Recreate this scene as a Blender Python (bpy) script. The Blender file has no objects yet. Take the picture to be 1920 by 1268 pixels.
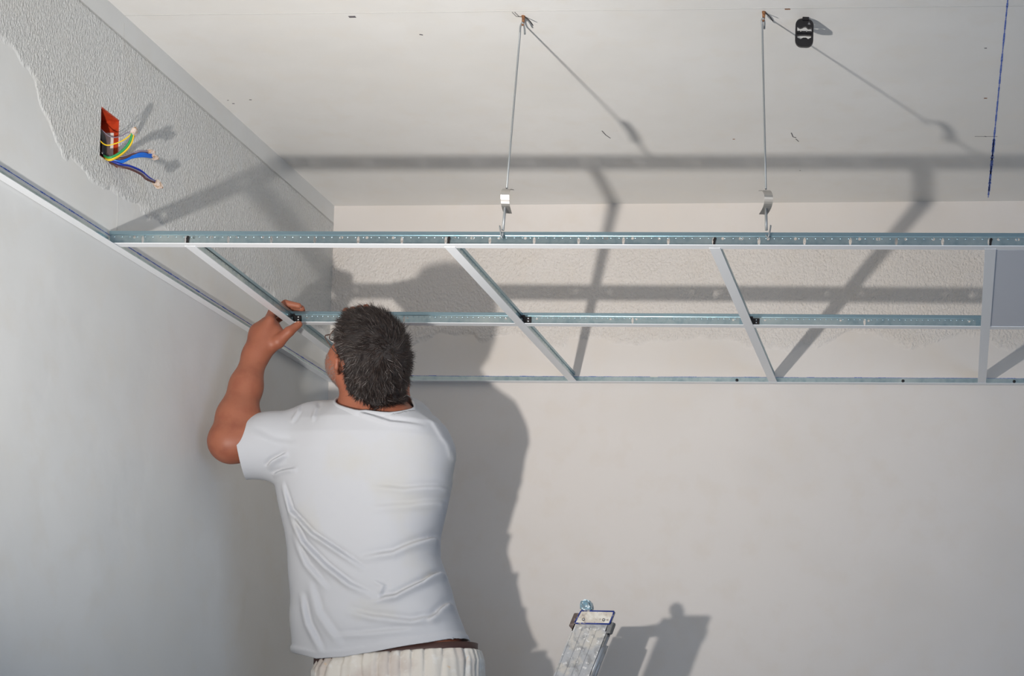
import bpy, bmesh, math, random
import numpy as np
from mathutils import Vector, Matrix, Quaternion
random.seed(7); rng = np.random.default_rng(7)
SC = bpy.context.scene
COL = SC.collection
# ------------------------------------------------------------------ camera
cam_d = bpy.data.cameras.new('camera'); cam = bpy.data.objects.new('camera', cam_d); COL.objects.link(cam)
right = Vector((0.99435, 0.10188, 0.02999)); fwd = Vector((-0.10192, 0.99477, 0.00720))
fwd.normalize(); right = (right - fwd * right.dot(fwd)).normalized(); upv = right.cross(fwd)
M = Matrix.Identity(4)
for i in range(3):
    M[i][0] = right[i]; M[i][1] = upv[i]; M[i][2] = -fwd[i]
M[0][3], M[1][3], M[2][3] = 0.5313, -3.2712, 1.4958
cam.matrix_world = M
cam_d.sensor_width = 36; cam_d.lens = 2847.6 * 36 / 1920
cam_d.shift_x = (960 - 1479.6) / 1920; cam_d.shift_y = (1397.85 - 634) / 1920
cam_d.clip_start = .05
SC.camera = cam
# ------------------------------------------------------------------ world, lights, exposure
SC.view_settings.view_transform = 'Standard'; SC.view_settings.look = 'None'
SC.view_settings.gamma = 1; SC.view_settings.use_curve_mapping = False
SC.view_settings.exposure = 0.0
wd = bpy.data.worlds.new('world'); SC.world = wd; wd.use_nodes = True
wd.node_tree.nodes['Background'].inputs[0].default_value = (.62, .78, 1, 1)
wd.node_tree.nodes['Background'].inputs[1].default_value = 1.0
def area(name, loc, aim, size, power, color, shape='DISK', size_y=None):
    l = bpy.data.lights.new(name, 'AREA'); l.shape = shape; l.size = size
    if size_y: l.size_y = size_y
    l.energy = power; l.color = color
    o = bpy.data.objects.new(name, l); COL.objects.link(o); o.location = loc
    o.rotation_euler = (Vector(aim) - Vector(loc)).to_track_quat('-Z', 'Y').to_euler()
    return o
LAMP = Vector((-0.7456, -1.6173, 1.679))
LAMP_AIM = Vector((-0.62, .35, 2.94))
area('work_lamp_light', LAMP, LAMP_AIM, .06, 14.6, (1, .955, .905)).data.spread = math.radians(94)
area('window_daylight', (3.12, -2.3, 1.55), (-1, 0.6, 1.7), 2.2, 23, (.34, .60, 1), 'RECTANGLE', 1.5)
area('rear_fill_light', (0.4, -5.1, 1.6), (0.0, 0, 1.8), 2.6, 17, (1, .94, .88), 'RECTANGLE', 1.5)  # warm fill added at the rear window opening to lift and tint the shadows

# ------------------------------------------------------------------ materials
def mat(name, color, rough=.6, metal=0, spec=.5, bump=None, noise=None, coat=0, sss=0):
    """bump=(scale,strength,dist)  noise=(scale, color2, lo, hi)"""
    m = bpy.data.materials.new(name); m.use_nodes = True
    nt = m.node_tree; b = nt.nodes['Principled BSDF']
    b.inputs['Base Color'].default_value = (*color, 1); b.inputs['Roughness'].default_value = rough
    b.inputs['Metallic'].default_value = metal; b.inputs['Specular IOR Level'].default_value = spec
    if sss:
        b.inputs['Subsurface Weight'].default_value = sss
        b.inputs['Subsurface Radius'].default_value = (.012, .004, .002); b.inputs['Subsurface Scale'].default_value = 1
    tc = nt.nodes.new('ShaderNodeNewGeometry')
    cur = None
    for nz in ([noise] if isinstance(noise, tuple) else (noise or [])):
        n = nt.nodes.new('ShaderNodeTexNoise'); n.inputs['Scale'].default_value = nz[0]; n.inputs['Detail'].default_value = 5
        nt.links.new(tc.outputs['Position'], n.inputs['Vector'])
        r = nt.nodes.new('ShaderNodeMapRange'); r.inputs[1].default_value = nz[2]; r.inputs[2].default_value = nz[3]
        nt.links.new(n.outputs['Fac'], r.inputs[0])
        x = nt.nodes.new('ShaderNodeMix'); x.data_type = 'RGBA'
        if cur is None: x.inputs[6].default_value = (*color, 1)
        else: nt.links.new(cur, x.inputs[6])
        x.inputs[7].default_value = (*nz[1], 1)
        nt.links.new(r.outputs[0], x.inputs[0]); cur = x.outputs[2]
    if cur is not None: nt.links.new(cur, b.inputs['Base Color'])
    if bump:
        n = nt.nodes.new('ShaderNodeTexNoise'); n.inputs['Scale'].default_value = bump[0]; n.inputs['Detail'].default_value = 4
        nt.links.new(tc.outputs['Position'], n.inputs['Vector'])
        bp = nt.nodes.new('ShaderNodeBump'); bp.inputs['Strength'].default_value = bump[1]; bp.inputs['Distance'].default_value = bump[2]
        nt.links.new(n.outputs['Fac'], bp.inputs['Height']); nt.links.new(bp.outputs[0], b.inputs['Normal'])
    return m

def wall_mat(name, zlo, zhi, base, stretch, smooth_all=False):
    """plaster: rough sprayed relief between zlo and zhi, smooth filler elsewhere"""
    m = bpy.data.materials.new(name); m.use_nodes = True; nt = m.node_tree; N = nt.nodes; Lk = nt.links
    b = N['Principled BSDF']; b.inputs['Roughness'].default_value = .38 if stretch == 'left' else .55; b.inputs['Specular IOR Level'].default_value = .35
    g = N.new('ShaderNodeNewGeometry')
    def mth(op, a, b_=None, c=None):
        q = N.new('ShaderNodeMath'); q.operation = op
        for i, v in enumerate((a, b_, c)):
            if v is None: continue
            if isinstance(v, (int, float)): q.inputs[i].default_value = v
            else: Lk.new(v, q.inputs[i])
        return q.outputs[0]
    def noise(scale, det=3, vec=None, rough=.5):
        q = N.new('ShaderNodeTexNoise'); q.inputs['Scale'].default_value = scale; q.inputs['Detail'].default_value = det
        q.inputs['Roughness'].default_value = rough
        Lk.new(vec or g.outputs['Position'], q.inputs['Vector']); return q.outputs['Fac']
    sep = N.new('ShaderNodeSeparateXYZ'); Lk.new(g.outputs['Position'], sep.inputs[0])
    z = sep.outputs[2]
    if not smooth_all:
        wob = mth('MULTIPLY', mth('SUBTRACT', noise(7, 5), .5), .14)
        # the filled (smooth) lower area climbs towards the room's front on the left wall
        lo = mth('ADD', wob, zlo)
        if stretch == 'left':
            lo = mth('ADD', lo, mth('MULTIPLY', mth('MINIMUM', mth('MAXIMUM', mth('SUBTRACT', -0.22, sep.outputs[1]), 0), .13), 1.0))
        mlo = N.new('ShaderNodeMapRange'); mlo.interpolation_type = 'SMOOTHSTEP'
        Lk.new(mth('SUBTRACT', z, lo), mlo.inputs[0]); mlo.inputs[1].default_value = -.006; mlo.inputs[2].default_value = .012
        mhi = N.new('ShaderNodeMapRange'); Lk.new(z, mhi.inputs[0])
        mhi.inputs[1].default_value = zhi + .003; mhi.inputs[2].default_value = zhi - .003
        mask = mth('MULTIPLY', mlo.outputs[0], mhi.outputs[0])
    else: mask = None
    mp = N.new('ShaderNodeMapping'); Lk.new(g.outputs['Position'], mp.inputs[0])
    mp.inputs['Rotation'].default_value = (math.radians(35), math.radians(25), 0)
    mp.inputs['Scale'].default_value = (1.0, 1.6, .8)
    n1 = noise(150, 2, mp.outputs[0], .55)
    n2 = noise(2.2, 3); n3 = noise(14, 4)
    # colour: faint filler patches and smears
    c = N.new('ShaderNodeMix'); c.data_type = 'RGBA'
    c.inputs[6].default_value = (*base, 1); c.inputs[7].default_value = (base[0] * .955, base[1] * .95, base[2] * .94, 1)
    r = N.new('ShaderNodeMapRange'); Lk.new(n2, r.inputs[0]); r.inputs[1].default_value = .42; r.inputs[2].default_value = .62
    Lk.new(r.outputs[0], c.inputs[0]); col = c.outputs[2]
    c2 = N.new('ShaderNodeMix'); c2.data_type = 'RGBA'; Lk.new(col, c2.inputs[6]); c2.inputs[7].default_value = (base[0] * .97, base[1] * .95, base[2] * .92, 1)
    r2 = N.new('ShaderNodeMapRange'); Lk.new(n3, r2.inputs[0]); r2.inputs[1].default_value = .5; r2.inputs[2].default_value = .7; r2.inputs[4].default_value = .7
    Lk.new(r2.outputs[0], c2.inputs[0]); Lk.new(c2.outputs[2], b.inputs['Base Color'])
    h = mth('MULTIPLY', noise(5, 4), .006)
    if mask is not None:
        h = mth('ADD', h, mth('MULTIPLY', mask, mth('ADD', mth('MULTIPLY', n1, .0135 if stretch == 'left' else .0085), .0012)))
    bp = N.new('ShaderNodeBump'); bp.inputs['Strength'].default_value = .75; bp.inputs['Distance'].default_value = 1
    Lk.new(h, bp.inputs['Height']); Lk.new(bp.outputs[0], b.inputs['Normal'])
    return m

def hairmat(name):
    m = bpy.data.materials.new(name); m.use_nodes = True; b = m.node_tree.nodes['Principled BSDF']
    a = m.node_tree.nodes.new('ShaderNodeAttribute'); a.attribute_name = 'tint'
    m.node_tree.links.new(a.outputs['Color'], b.inputs['Base Color']); b.inputs['Roughness'].default_value = .42
    b.inputs['Specular IOR Level'].default_value = .45
    return m

M_white = mat('white_coated_steel', (.80, .82, .84), .38)
M_galv = mat('galvanised_steel', (.46, .56, .58), .28, .95, noise=[(70, (.34, .45, .49), .45, .70), (9, (.60, .67, .66), .5, .7)], bump=(300, .15, .0004))
M_galv2 = mat('galvanised_edge', (.33, .46, .52), .28, .9)
M_steel = mat('spring_steel', (.46, .44, .41), .38, .85)
M_rod = mat('zinc_rod', (.30, .315, .32), .45, .35)
M_dark = mat('dark_steel', (.035, .03, .03), .35, .6)
M_black = mat('black_plastic', (.008, .007, .009), .3)
M_rust = mat('brown_plug', (.36, .16, .06), .7, noise=(300, (.15, .06, .03), .4, .6))
M_chalk = mat('blue_chalk', (.03, .09, .45), .9, noise=(260, (.25, .32, .60), .45, .62))
M_pencil = mat('pencil_mark', (.12, .11, .12), .9)
M_seam = mat('filler_seam', (.56, .55, .53), .9)
M_skin = mat('skin', (.33, .112, .062), .50, sss=.10, spec=.4, noise=[(7, (.37, .135, .075), .38, .66), (30, (.26, .078, .045), .50, .85), (240, (.29, .10, .06), .60, .85)], bump=(420, .22, .0008))
M_nail = mat('nail', (.66, .40, .32), .3)
M_shirt = mat('white_cotton', (.51, .515, .535), .85, spec=.2, noise=[(4.5, (.51, .50, .475), .55, .70), (3.1, (.45, .49, .55), .60, .74)], bump=(900, .25, .0006))
M_shorts = mat('cream_canvas', (.66, .62, .56), .9, spec=.2, noise=[(11, (.58, .52, .47), .48, .6), (23, (.72, .70, .66), .55, .64), (31, (.66, .48, .30), .68, .74)], bump=(500, .3, .0008))
M_belt = mat('brown_waistband', (.055, .022, .017), .6)
M_hair = hairmat('hair')
M_scalp = mat('hair_base', (.022, .017, .016), .8, bump=(160, .8, .004))
M_alu = mat('splattered_aluminium', (.40, .405, .415), .6, .1, noise=[(18, (.52, .49, .44), .48, .58), (60, (.27, .27, .27), .52, .68), (90, (.66, .65, .63), .60, .66), (42, (.62, .53, .36), .68, .73)], bump=(140, .5, .0015))
M_alu2 = mat('aluminium_edge', (.42, .43, .44), .45, .4, noise=(70, (.34, .33, .32), .5, .65))
M_cap = mat('paint_crusted_cap', (.60, .54, .46), .7, noise=[(40, (.74, .70, .62), .48, .6), (95, (.30, .24, .20), .58, .70), (150, (.06, .10, .34), .64, .7)], bump=(200, .5, .0015))
M_blue = mat('blue_plastic', (.010, .028, .20), .45, noise=[(70, (.45, .42, .40), .52, .60), (150, (.02, .05, .30), .5, .6)])
M_teal = mat('teal_plastic', (.008, .085, .13), .3, noise=[(95, (.62, .74, .78), .53, .58), (120, (.01, .16, .25), .5, .6)])
M_brownp = mat('brown_plastic', (.075, .045, .036), .6, noise=(110, (.22, .17, .15), .55, .7))
M_greyp = mat('grey_plastic', (.10, .105, .105), .5, noise=(110, (.24, .23, .22), .52, .66))
M_red = mat('red_plastic', (.52, .055, .015), .45, noise=(80, (.34, .03, .01), .5, .7))
M_plaster = mat('white_plaster', (.72, .68, .64), .9)
M_wy = mat('yellow_cable', (.78, .52, .02), .35); M_wg = mat('green_cable', (.03, .30, .09), .35)
M_wb = mat('blue_cable', (.01, .13, .55), .3); M_wbr = mat('brown_cable', (.09, .035, .03), .4); M_wgr = mat('grey_cable', (.22, .19, .25), .4)
M_wdb = mat('dark_blue_cable', (.01, .03, .30), .35)
M_conn = mat('clear_connector', (.66, .55, .48), .15, noise=(160, (.45, .30, .20), .5, .62))
M_copper = mat('copper', (.75, .42, .2), .3, .8)
M_tile = mat('ceiling_tile_board', (.62, .64, .69), .8)
M_glass = mat('lens_glass', (.9, .92, .92), .05); M_glass.node_tree.nodes['Principled BSDF'].inputs['Transmission Weight'].default_value = .95
M_frame = mat('spectacle_frame', (.16, .10, .08), .3, .4)
M_eye = mat('eye_white', (.8, .78, .74), .2); M_iris = mat('iris', (.08, .05, .03), .2)
M_lip = mat('lips', (.45, .16, .12), .5)
M_floor = mat('screed_floor', (.38, .36, .33), .8, noise=(3, (.30, .29, .27), .4, .6), bump=(40, .3, .004))
M_shoe = mat('work_shoe_leather', (.10, .07, .05), .6); M_sole = mat('rubber_sole', (.03, .03, .03), .8)
M_wallL = wall_mat('plaster_left', 2.735, 3.084, (.70, .70, .68), 'left')
M_wallB = wall_mat('plaster_back', 2.725, 3.03, (.75, .70, .655), 'back')
M_wall = wall_mat('plaster_smooth', 0, 0, (.70, .70, .70), '', True)
M_ceil = wall_mat('plasterboard_ceiling', 0, 0, (.79, .775, .745), '', True)

# ------------------------------------------------------------------ helpers
def link(o, parent=None, label=None, cat=None, group=None, kind=None):
    COL.objects.link(o)
    if parent is not None: o.parent = parent
    if label: o['label'] = label
    if cat: o['category'] = cat
    if group: o['group'] = group
    if kind: o['kind'] = kind
    return o
def empty(name, loc, label, cat, group=None):
    o = bpy.data.objects.new(name, None); o.empty_display_size = .1; o.location = loc
    return link(o, None, label, cat, group)
def reparent_world(o, parent):
    o.parent = parent
    if parent is not None: o.matrix_parent_inverse = Matrix.Translation(-Vector(parent.location))
class MB:
    """collects geometry (world coordinates)"""
    def __init__(s): s.v = []; s.f = []; s.sm = []
    def add(s, vs, fs, smooth=False):
        n = len(s.v); s.v += [tuple(v) for v in vs]; s.f += [tuple(i + n for i in f) for f in fs]; s.sm += [smooth] * len(fs); return s
    def box(s, lo, hi):
        x0, y0, z0 = lo; x1, y1, z1 = hi
        return s.add([(x0,y0,z0),(x1,y0,z0),(x1,y1,z0),(x0,y1,z0),(x0,y0,z1),(x1,y0,z1),(x1,y1,z1),(x0,y1,z1)],
                     [(0,3,2,1),(4,5,6,7),(0,1,5,4),(1,2,6,5),(2,3,7,6),(3,0,4,7)])
    def obox(s, c, ax, half):
        c = Vector(c); ax = [Vector(a).normalized() for a in ax]; vs = []
        for k in (-1, 1):
            for (i, j) in ((-1,-1),(1,-1),(1,1),(-1,1)):
                vs.append(c + ax[0]*half[0]*i + ax[1]*half[1]*j + ax[2]*half[2]*k)
        return s.add(vs, [(0,3,2,1),(4,5,6,7),(0,1,5,4),(1,2,6,5),(2,3,7,6),(3,0,4,7)])
    def tube(s, pts, r, n=10, caps=True, flat=None):
        pts = [Vector(p) for p in pts]; rr = r if isinstance(r, (list, tuple)) else [r] * len(pts)
        T = []
        for i in range(len(pts)):
            a = pts[max(i-1, 0)]; b = pts[min(i+1, len(pts)-1)]; T.append((b - a).normalized())
        ref = Vector((0, 0, 1)) if abs(T[0].z) < .9 else Vector((0, 1, 0))
        nrm = (ref - T[0] * ref.dot(T[0])).normalized(); vs = []
        for i, p in enumerate(pts):
            nrm = (nrm - T[i] * nrm.dot(T[i])).normalized(); bn = T[i].cross(nrm)
            for k in range(n):
                a = 2 * math.pi * k / n; vs.append(p + (nrm * math.cos(a) + bn * math.sin(a)) * rr[i])
        fs = [(i*n+k, i*n+(k+1) % n, (i+1)*n+(k+1) % n, (i+1)*n+k) for i in range(len(pts)-1) for k in range(n)]
        if caps: fs += [tuple(reversed(range(n))), tuple(range((len(pts)-1)*n, len(pts)*n))]
        return s.add(vs, fs, True)
    def strip(s, pts, width_dir, w, t_dir, t):
        """flat bar following pts"""
        vs = []; W_ = Vector(width_dir).normalized() * w / 2
        pts = [Vector(p) for p in pts]
        for i, p in enumerate(pts):
            d = (pts[min(i+1, len(pts)-1)] - pts[max(i-1, 0)]).normalized(); N_ = d.cross(W_).normalized() * t / 2
            vs += [p - W_ - N_, p + W_ - N_, p + W_ + N_, p - W_ + N_]
        fs = [(4*i+k, 4*i+(k+1) % 4, 4*i+4+(k+1) % 4, 4*i+4+k) for i in range(len(pts)-1) for k in range(4)]
        n = len(pts); fs += [(3,2,1,0), (4*n-4, 4*n-3, 4*n-2, 4*n-1)]
        return s.add(vs, fs)
    def build(s, name, m, parent=None, bevel=0, **kw):
        me = bpy.data.meshes.new(name); me.from_pydata([tuple(v) for v in s.v], [], s.f); me.materials.append(m)
        me.polygons.foreach_set('use_smooth', s.sm)
        bm = bmesh.new(); bm.from_mesh(me); bmesh.ops.recalc_face_normals(bm, faces=bm.faces)
        if bevel: bmesh.ops.bevel(bm, geom=[e for e in bm.edges if e.is_manifold and e.calc_face_angle(0) > .6], offset=bevel, segments=2, affect='EDGES', clamp_overlap=True)
        bm.to_mesh(me); bm.free(); me.update()
        o = bpy.data.objects.new(name, me)
        if parent is not None and parent.type == 'EMPTY' or parent is not None:
            base = Vector((0, 0, 0)); q = parent
            while q is not None: base += Vector(q.location); q = q.parent
            me.transform(Matrix.Translation(-base))
        link(o, parent, **kw); return o
def bez(pts, n=24):
    """catmull-rom through points"""
    P = [Vector(p) for p in pts]; P = [P[0]*2-P[1]] + P + [P[-1]*2-P[-2]]; out = []
    seg = len(P) - 3; per = max(2, n // seg)
    for i in range(seg):
        for k in range(per):
            t = k / per; a, b, c, d = P[i:i+4]
            out.append(.5*((2*b)+(c-a)*t+(2*a-5*b+4*c-d)*t*t+(3*b-a-3*c+d)*t**3))
    out.append(P[-2]); return out
def plate(name, outline, holes, thick, mtx, m, parent=None, **kw):
    """flat plate with real holes: 2-D outline and holes extruded, then placed by mtx"""
    cu = bpy.data.curves.new(name, 'CURVE'); cu.dimensions = '2D'; cu.fill_mode = 'BOTH'; cu.extrude = thick / 2
    for loop in [outline] + holes:
        sp = cu.splines.new('POLY'); sp.points.add(len(loop) - 1); sp.use_cyclic_u = True
        for p, (x, y) in zip(sp.points, loop): p.co = (x, y, 0, 1)
    tmp = bpy.data.objects.new('tmp', cu); COL.objects.link(tmp)
    dg = bpy.context.evaluated_depsgraph_get(); me = bpy.data.meshes.new_from_object(tmp.evaluated_get(dg))
    bpy.data.objects.remove(tmp); bpy.data.curves.remove(cu)
    me.name = name; me.materials.clear(); me.materials.append(m); me.transform(mtx)
    o = bpy.data.objects.new(name, me)
    if parent is not None:
        base = Vector((0, 0, 0)); q = parent
        while q is not None: base += Vector(q.location); q = q.parent
        me.transform(Matrix.Translation(-base))
    link(o, parent, **kw); return o
def oval(cx, cy, rx, ry, n=10): return [(cx + rx*math.cos(2*math.pi*k/n), cy + ry*math.sin(2*math.pi*k/n)) for k in range(n)]
def frame_mtx(o, x, y, z):
    m = Matrix.Identity(4)
    for i in range(3): m[i][0] = x[i]; m[i][1] = y[i]; m[i][2] = z[i]; m[i][3] = o[i]
    return m
G = 2.60; ZC = 3.1392; XL = -1.3766; YB = 1.1982; XR = 3.2; YF = -5.2

# ------------------------------------------------------------------ room
def quadbox(name, boxes, m, **kw):
    b = MB()
    for lo, hi in boxes: b.box(lo, hi)
    return b.build(name, m, None, **kw)
quadbox('floor', [((XL-.1, YF-.1, -.1), (XR+.1, YB+.1, 0))], M_floor, kind='structure')
ceiling = quadbox('ceiling', [((XL-.1, YF-.1, ZC), (XR+.1, YB+.1, ZC+.1))], M_ceil, kind='structure')
HY0, HY1, HZ0, HZ1 = -.079, -.002, 2.786, 2.897       # opening of the electrical box
wall_left = quadbox('wall_left', [((XL-.1, YF-.1, 0), (XL, HY0, ZC)), ((XL-.1, HY1, 0), (XL, YB+.1, ZC)),
                      ((XL-.1, HY0, 0), (XL, HY1, HZ0)), ((XL-.1, HY0, HZ1), (XL, HY1, ZC))], M_wallL, kind='structure')
wall_back = quadbox('wall_back', [((XL, YB, 0), (XR+.1, YB+.1, ZC))], M_wallB, kind='structure')
WY0, WY1, WZ0, WZ1 = -3.4, -1.2, .8, 2.3
quadbox('wall_right', [((XR, YF-.1, 0), (XR+.1, WY0, ZC)), ((XR, WY1, 0), (XR+.1, YB, ZC)), ((XR, WY0, 0), (XR+.1, WY1, WZ0)), ((XR, WY0, WZ1), (XR+.1, WY1, ZC))], M_wall, kind='structure')
quadbox('wall_front', [((XL, YF-.1, 0), (-.9, YF, ZC)), ((1.7, YF-.1, 0), (XR, YF, ZC)), ((-.9, YF-.1, 0), (1.7, YF, .85)), ((-.9, YF-.1, 2.35), (1.7, YF, ZC))], M_wall, kind='structure')
def window(name, lo, hi, axis):
    b = MB(); t = .05
    if axis == 'x':
        x0, x1 = lo[0], hi[0]; y0, y1 = lo[1], hi[1]; z0, z1 = lo[2], hi[2]; ym = (y0+y1)/2
        for (a, c) in (((x0,y0,z0),(x1,y1,z0+t)),((x0,y0,z1-t),(x1,y1,z1)),((x0,y0,z0+t),(x1,y0+t,z1-t)),((x0,y1-t,z0+t),(x1,y1,z1-t)),((x0,ym-t/2,z0+t),(x1,ym+t/2,z1-t))): b.box(a, c)
    else:
        x0, x1 = lo[0], hi[0]; y0, y1 = lo[1], hi[1]; z0, z1 = lo[2], hi[2]; xm = (x0+x1)/2
        for (a, c) in (((x0,y0,z0),(x1,y1,z0+t)),((x0,y0,z1-t),(x1,y1,z1)),((x0,y0,z0+t),(x0+t,y1,z1-t)),((x1-t,y0,z0+t),(x1,y1,z1-t)),((xm-t/2,y0,z0+t),(xm+t/2,y1,z1-t))): b.box(a, c)
    return b.build(name, M_white, None, kind='structure')
window('window_1', (XR+.03, WY0, WZ0), (XR+.08, WY1, WZ1), 'x')
window('window_2', (-.9, YF-.08, .85), (1.7, YF-.03, 2.35), 'y')

# marks on the setting (chalk lines, seams, pencil)
def marks(name, quads, m, parent, **kw):
    b = MB()
    for (p, d, w, n) in quads:          # p start, d end, w width vector, n normal
        p = Vector(p); d = Vector(d); w = Vector(w); n = Vector(n) * .0006
        vs = [p-w, d-w, d+w, p+w]; b.add([v for v in vs] + [v+n for v in vs], [(0,1,2,3),(4,7,6,5),(0,4,5,1),(1,5,6,2),(2,6,7,3),(3,7,4,0)])
    return b.build(name, m, parent, **kw)
def jag(p, d, n, w, amp, nrm, wd):
    p = Vector(p); d = Vector(d); out = []; wd = Vector(wd)
    for i in range(n):
        a = p.lerp(d, i/n); b = p.lerp(d, (i+1)/n)
        if random.random() < .985: out.append((a, b, wd * (w * random.uniform(.6, 1.3) + (amp if random.random() < .15 else 0)), nrm))
    return out
q = jag((.624, -.6, ZC), (.6105, 1.168, ZC), 90, .0016, .0006, (0,0,-1), (1,0,0)) + jag((.614, .75, ZC), (.6112, 1.12, ZC), 60, .0030, .001, (0,0,-1), (1,0,0))
marks('chalk_line', q, M_chalk, ceiling, label='blue snapped chalk line')
q = jag((XL, -1.6, G+.0290), (XL, YB-.01, G+.0230), 160, .0008, .0008, (1,0,0), (0,0,1))
marks('chalk_line', q, M_chalk, wall_left)
q = jag((XL+.01, YB, G+.0185), (2.4, YB, G+.0185), 160, .0008, .0006, (0,-1,0), (0,0,1))
marks('chalk_line', q, M_chalk, wall_back)
marks('board_seam', [((XL, .002, ZC), (XR, .092, ZC), (0,.0009,0), (0,0,-1))], M_seam, ceiling)
marks('board_seam', [((XL, -1.6, 3.090), (XL, YB, 3.081), (0,0,.0004), (1,0,0)), ((XL, 0.0, 2.64), (XL, 0.0, 2.785), (0,.0007,0), (1,0,0)), ((XL, 0.0, 2.91), (XL, 0.0, 3.12), (0,.0007,0), (1,0,0))], M_seam, wall_left)
def blot(p, s, ang=0):
    p = Vector(p); a = Vector((math.cos(ang), math.sin(ang), 0)) * s; w = Vector((-math.sin(ang), math.cos(ang), 0)) * s * .45
    return (p - a, p + a, w, (0, 0, -1))
marks('pencil_mark', [blot((-.721,.12,ZC), .004, .4), ((-.420,.668,ZC), (-.416,.695,ZC), (.0012,0,0), (0,0,-1)), ((-.416,.695,ZC), (-.408,.716,ZC), (.0012,0,0), (0,0,-1)), ((.082,.695,ZC), (.084,.722,ZC), (.0012,0,0), (0,0,-1)), ((.084,.722,ZC), (.092,.726,ZC), (0,.0015,0), (0,0,-1)), ((.090,.735,ZC), (.096,.752,ZC), (.001,0,0), (0,0,-1)), blot((.578,.236,ZC), .003), blot((.591,.734,ZC), .003, .5), blot((.081,.953,ZC), .0018), blot((-1.345,.47,ZC), .003), blot((-1.35,.45,ZC), .002), blot((-1.289,.449,ZC), .003), ((.563,.733,ZC), (.622,.735,ZC), (0,.0005,0), (0,0,-1)), blot((-.85,.030,ZC), .008, 0)], M_pencil, ceiling)
marks('screw_hole', [blot((.585,.502,ZC), .004), blot((-.076,.732,ZC), .003), blot((.140,.035,ZC), .006)], M_rust, ceiling)

# ------------------------------------------------------------------ suspended grid
HT = .032
def tee(name, a, b, label, group, cap_m=M_white, slots=None, holes=None, dimple=.018, web_thick=.0012, hz=.010):
    """T-shaped runner from a to b (flange underside at z=G)"""
    a = Vector(a); b = Vector(b); d = (b - a); Lg = d.length; d.normalize(); s = Vector((-d.y, d.x, 0)); z = Vector((0, 0, 1))
    root = empty(name, a, label, 'ceiling runner', group)
    f = MB(); F = .012
    # flange: folded white cap with tiny turned-up lips
    for (s0, s1, z0, z1) in ((-F, F, 0, .0008), (-F, -F+.0016, .0008, .0016), (F-.0016, F, .0008, .0016)):
        f.obox((a+b)/2 + s*(s0+s1)/2 + z*((z0+z1)/2), (d, s, z), (Lg/2, (s1-s0)/2, (z1-z0)/2))
    f.build('flange', cap_m, root)
    hl = []
    for x in (slots or []):
        if 0.008 < x < Lg - .008: hl.append(oval(x, .013, .0032, .0086, 12))
    for (x, zz, r) in (holes or []):
        if .008 < x < Lg - .008: hl.append(oval(x, zz, r, r, 10))
    plate('web', [(0, .0008), (Lg, .0008), (Lg, HT-.007), (0, HT-.007)], hl, web_thick, frame_mtx(a, d, z, s), M_galv, root)
    u = MB(); prof = [(-.0032, HT-.0085), (.0032, HT-.0085), (.0032, HT-.001), (.0018, HT), (-.0018, HT), (-.0032, HT-.001)]
    vs = [a + s*p[0] + z*p[1] for p in prof] + [b + s*p[0] + z*p[1] for p in prof]
    u.add(vs, [(i, (i+1) % 6, 6+(i+1) % 6, 6+i) for i in range(6)] + [tuple(range(5, -1, -1)), tuple(range(6, 12))])
    u.build('bulb', M_galv2, root)
    dm = MB(); x = .01
    while x < Lg - .006:
        for sd in (-1, 1):
            c = a + d*x + s*(.0006*sd) + z*.0195; r = .0022; tip = c + s*(.0012*sd)
            ring = [c + d*(r*math.cos(t*math.pi/3)) + z*(r*.7*math.sin(t*math.pi/3)) for t in range(6)]
            dm.add(ring + [tip], [(i, (i+1) % 6, 6) for i in range(6)], True)
        x += dimple
    dm.build('stitch_dimples', M_galv2, root, kind='stuff')
    return root
GR = 'white-faced steel runners of the hung ceiling grid'
def my(x): return -.0325 + (x + 1.3) * .0225          # main runner line
def ty(x): return .5805 + (x + 1.185) * .0195         # middle runner line
XM0, XM1 = XL + .004, 2.6
A = Vector((XM0, my(XM0), G + .0012)); B = Vector((XM1, my(XM1), G + .0012))
slots = []; holes = []
sx = .003 - 1.4 + .002
k = 0
while sx < XM1:
    slots.append((sx - XM0)); kk = k % 3
    holes.append((sx - XM0 + (.020 if kk != 1 else -.020), .0185, .0033))
    if kk == 0: holes.append((sx - XM0 - .041, .0185, .0033))
    if kk == 2: holes.append((sx - XM0 + .062, .0185, .0033))
    sx += .0995; k += 1
main = tee('main_tee', A, B, 'long slotted main runner hung nearest the camera, crossing from the left wall', GR, slots=slots, holes=holes)
for xs in (-1.19, -.592, .0, .598):
    c = MB(); c.obox((xs, my(xs) - .0022, G+.013), ((1,.0225,0),(0,1,0),(.1,0,1)), (.0022, .0016, .0085)); c.obox((xs+.0005, my(xs)-.003, G+.017), ((1,0,0),(0,1,0),(.3,0,1)), (.0028, .001, .003))
    c.build('locking_tab', M_dark, main)
TT = [((-1.187, my(-1.187)), (-1.250, YB-.003), 'cross runner nearest the left wall, meeting the man\'s left hand'),
      ((-.591, my(-.591)), (-.610, YB-.003), 'cross runner from main runner to back wall, just right of the man\'s head'),
      ((0.0, my(0.0)), (-.005, YB-.003), 'cross runner from main runner to back wall, below the right hanger rod'),
      ((.598, my(.598)), (.608, YB-.003), 'cross runner from main runner to back wall, along the edge of the fitted tile'),
      ((1.198, my(1.198)), (1.206, YB-.003), 'cross runner outside the right edge of the view')]
TX = []
for (p, q_, lab) in TT[:4]:
    pa = Vector((p[0], p[1] + .0035, G)); pb = Vector((q_[0], q_[1], G)); TX.append((pa, pb))
    Lt = (pb - pa).length
    hs = [(x, .017, .0016) for x in np.arange(.28, Lt, .30)] + [(x + .012, .014, .0014) for x in np.arange(.28, Lt, .30)]
    tee('cross_tee', pa, pb, lab, GR, slots=[.61], holes=hs, dimple=.022)
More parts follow.
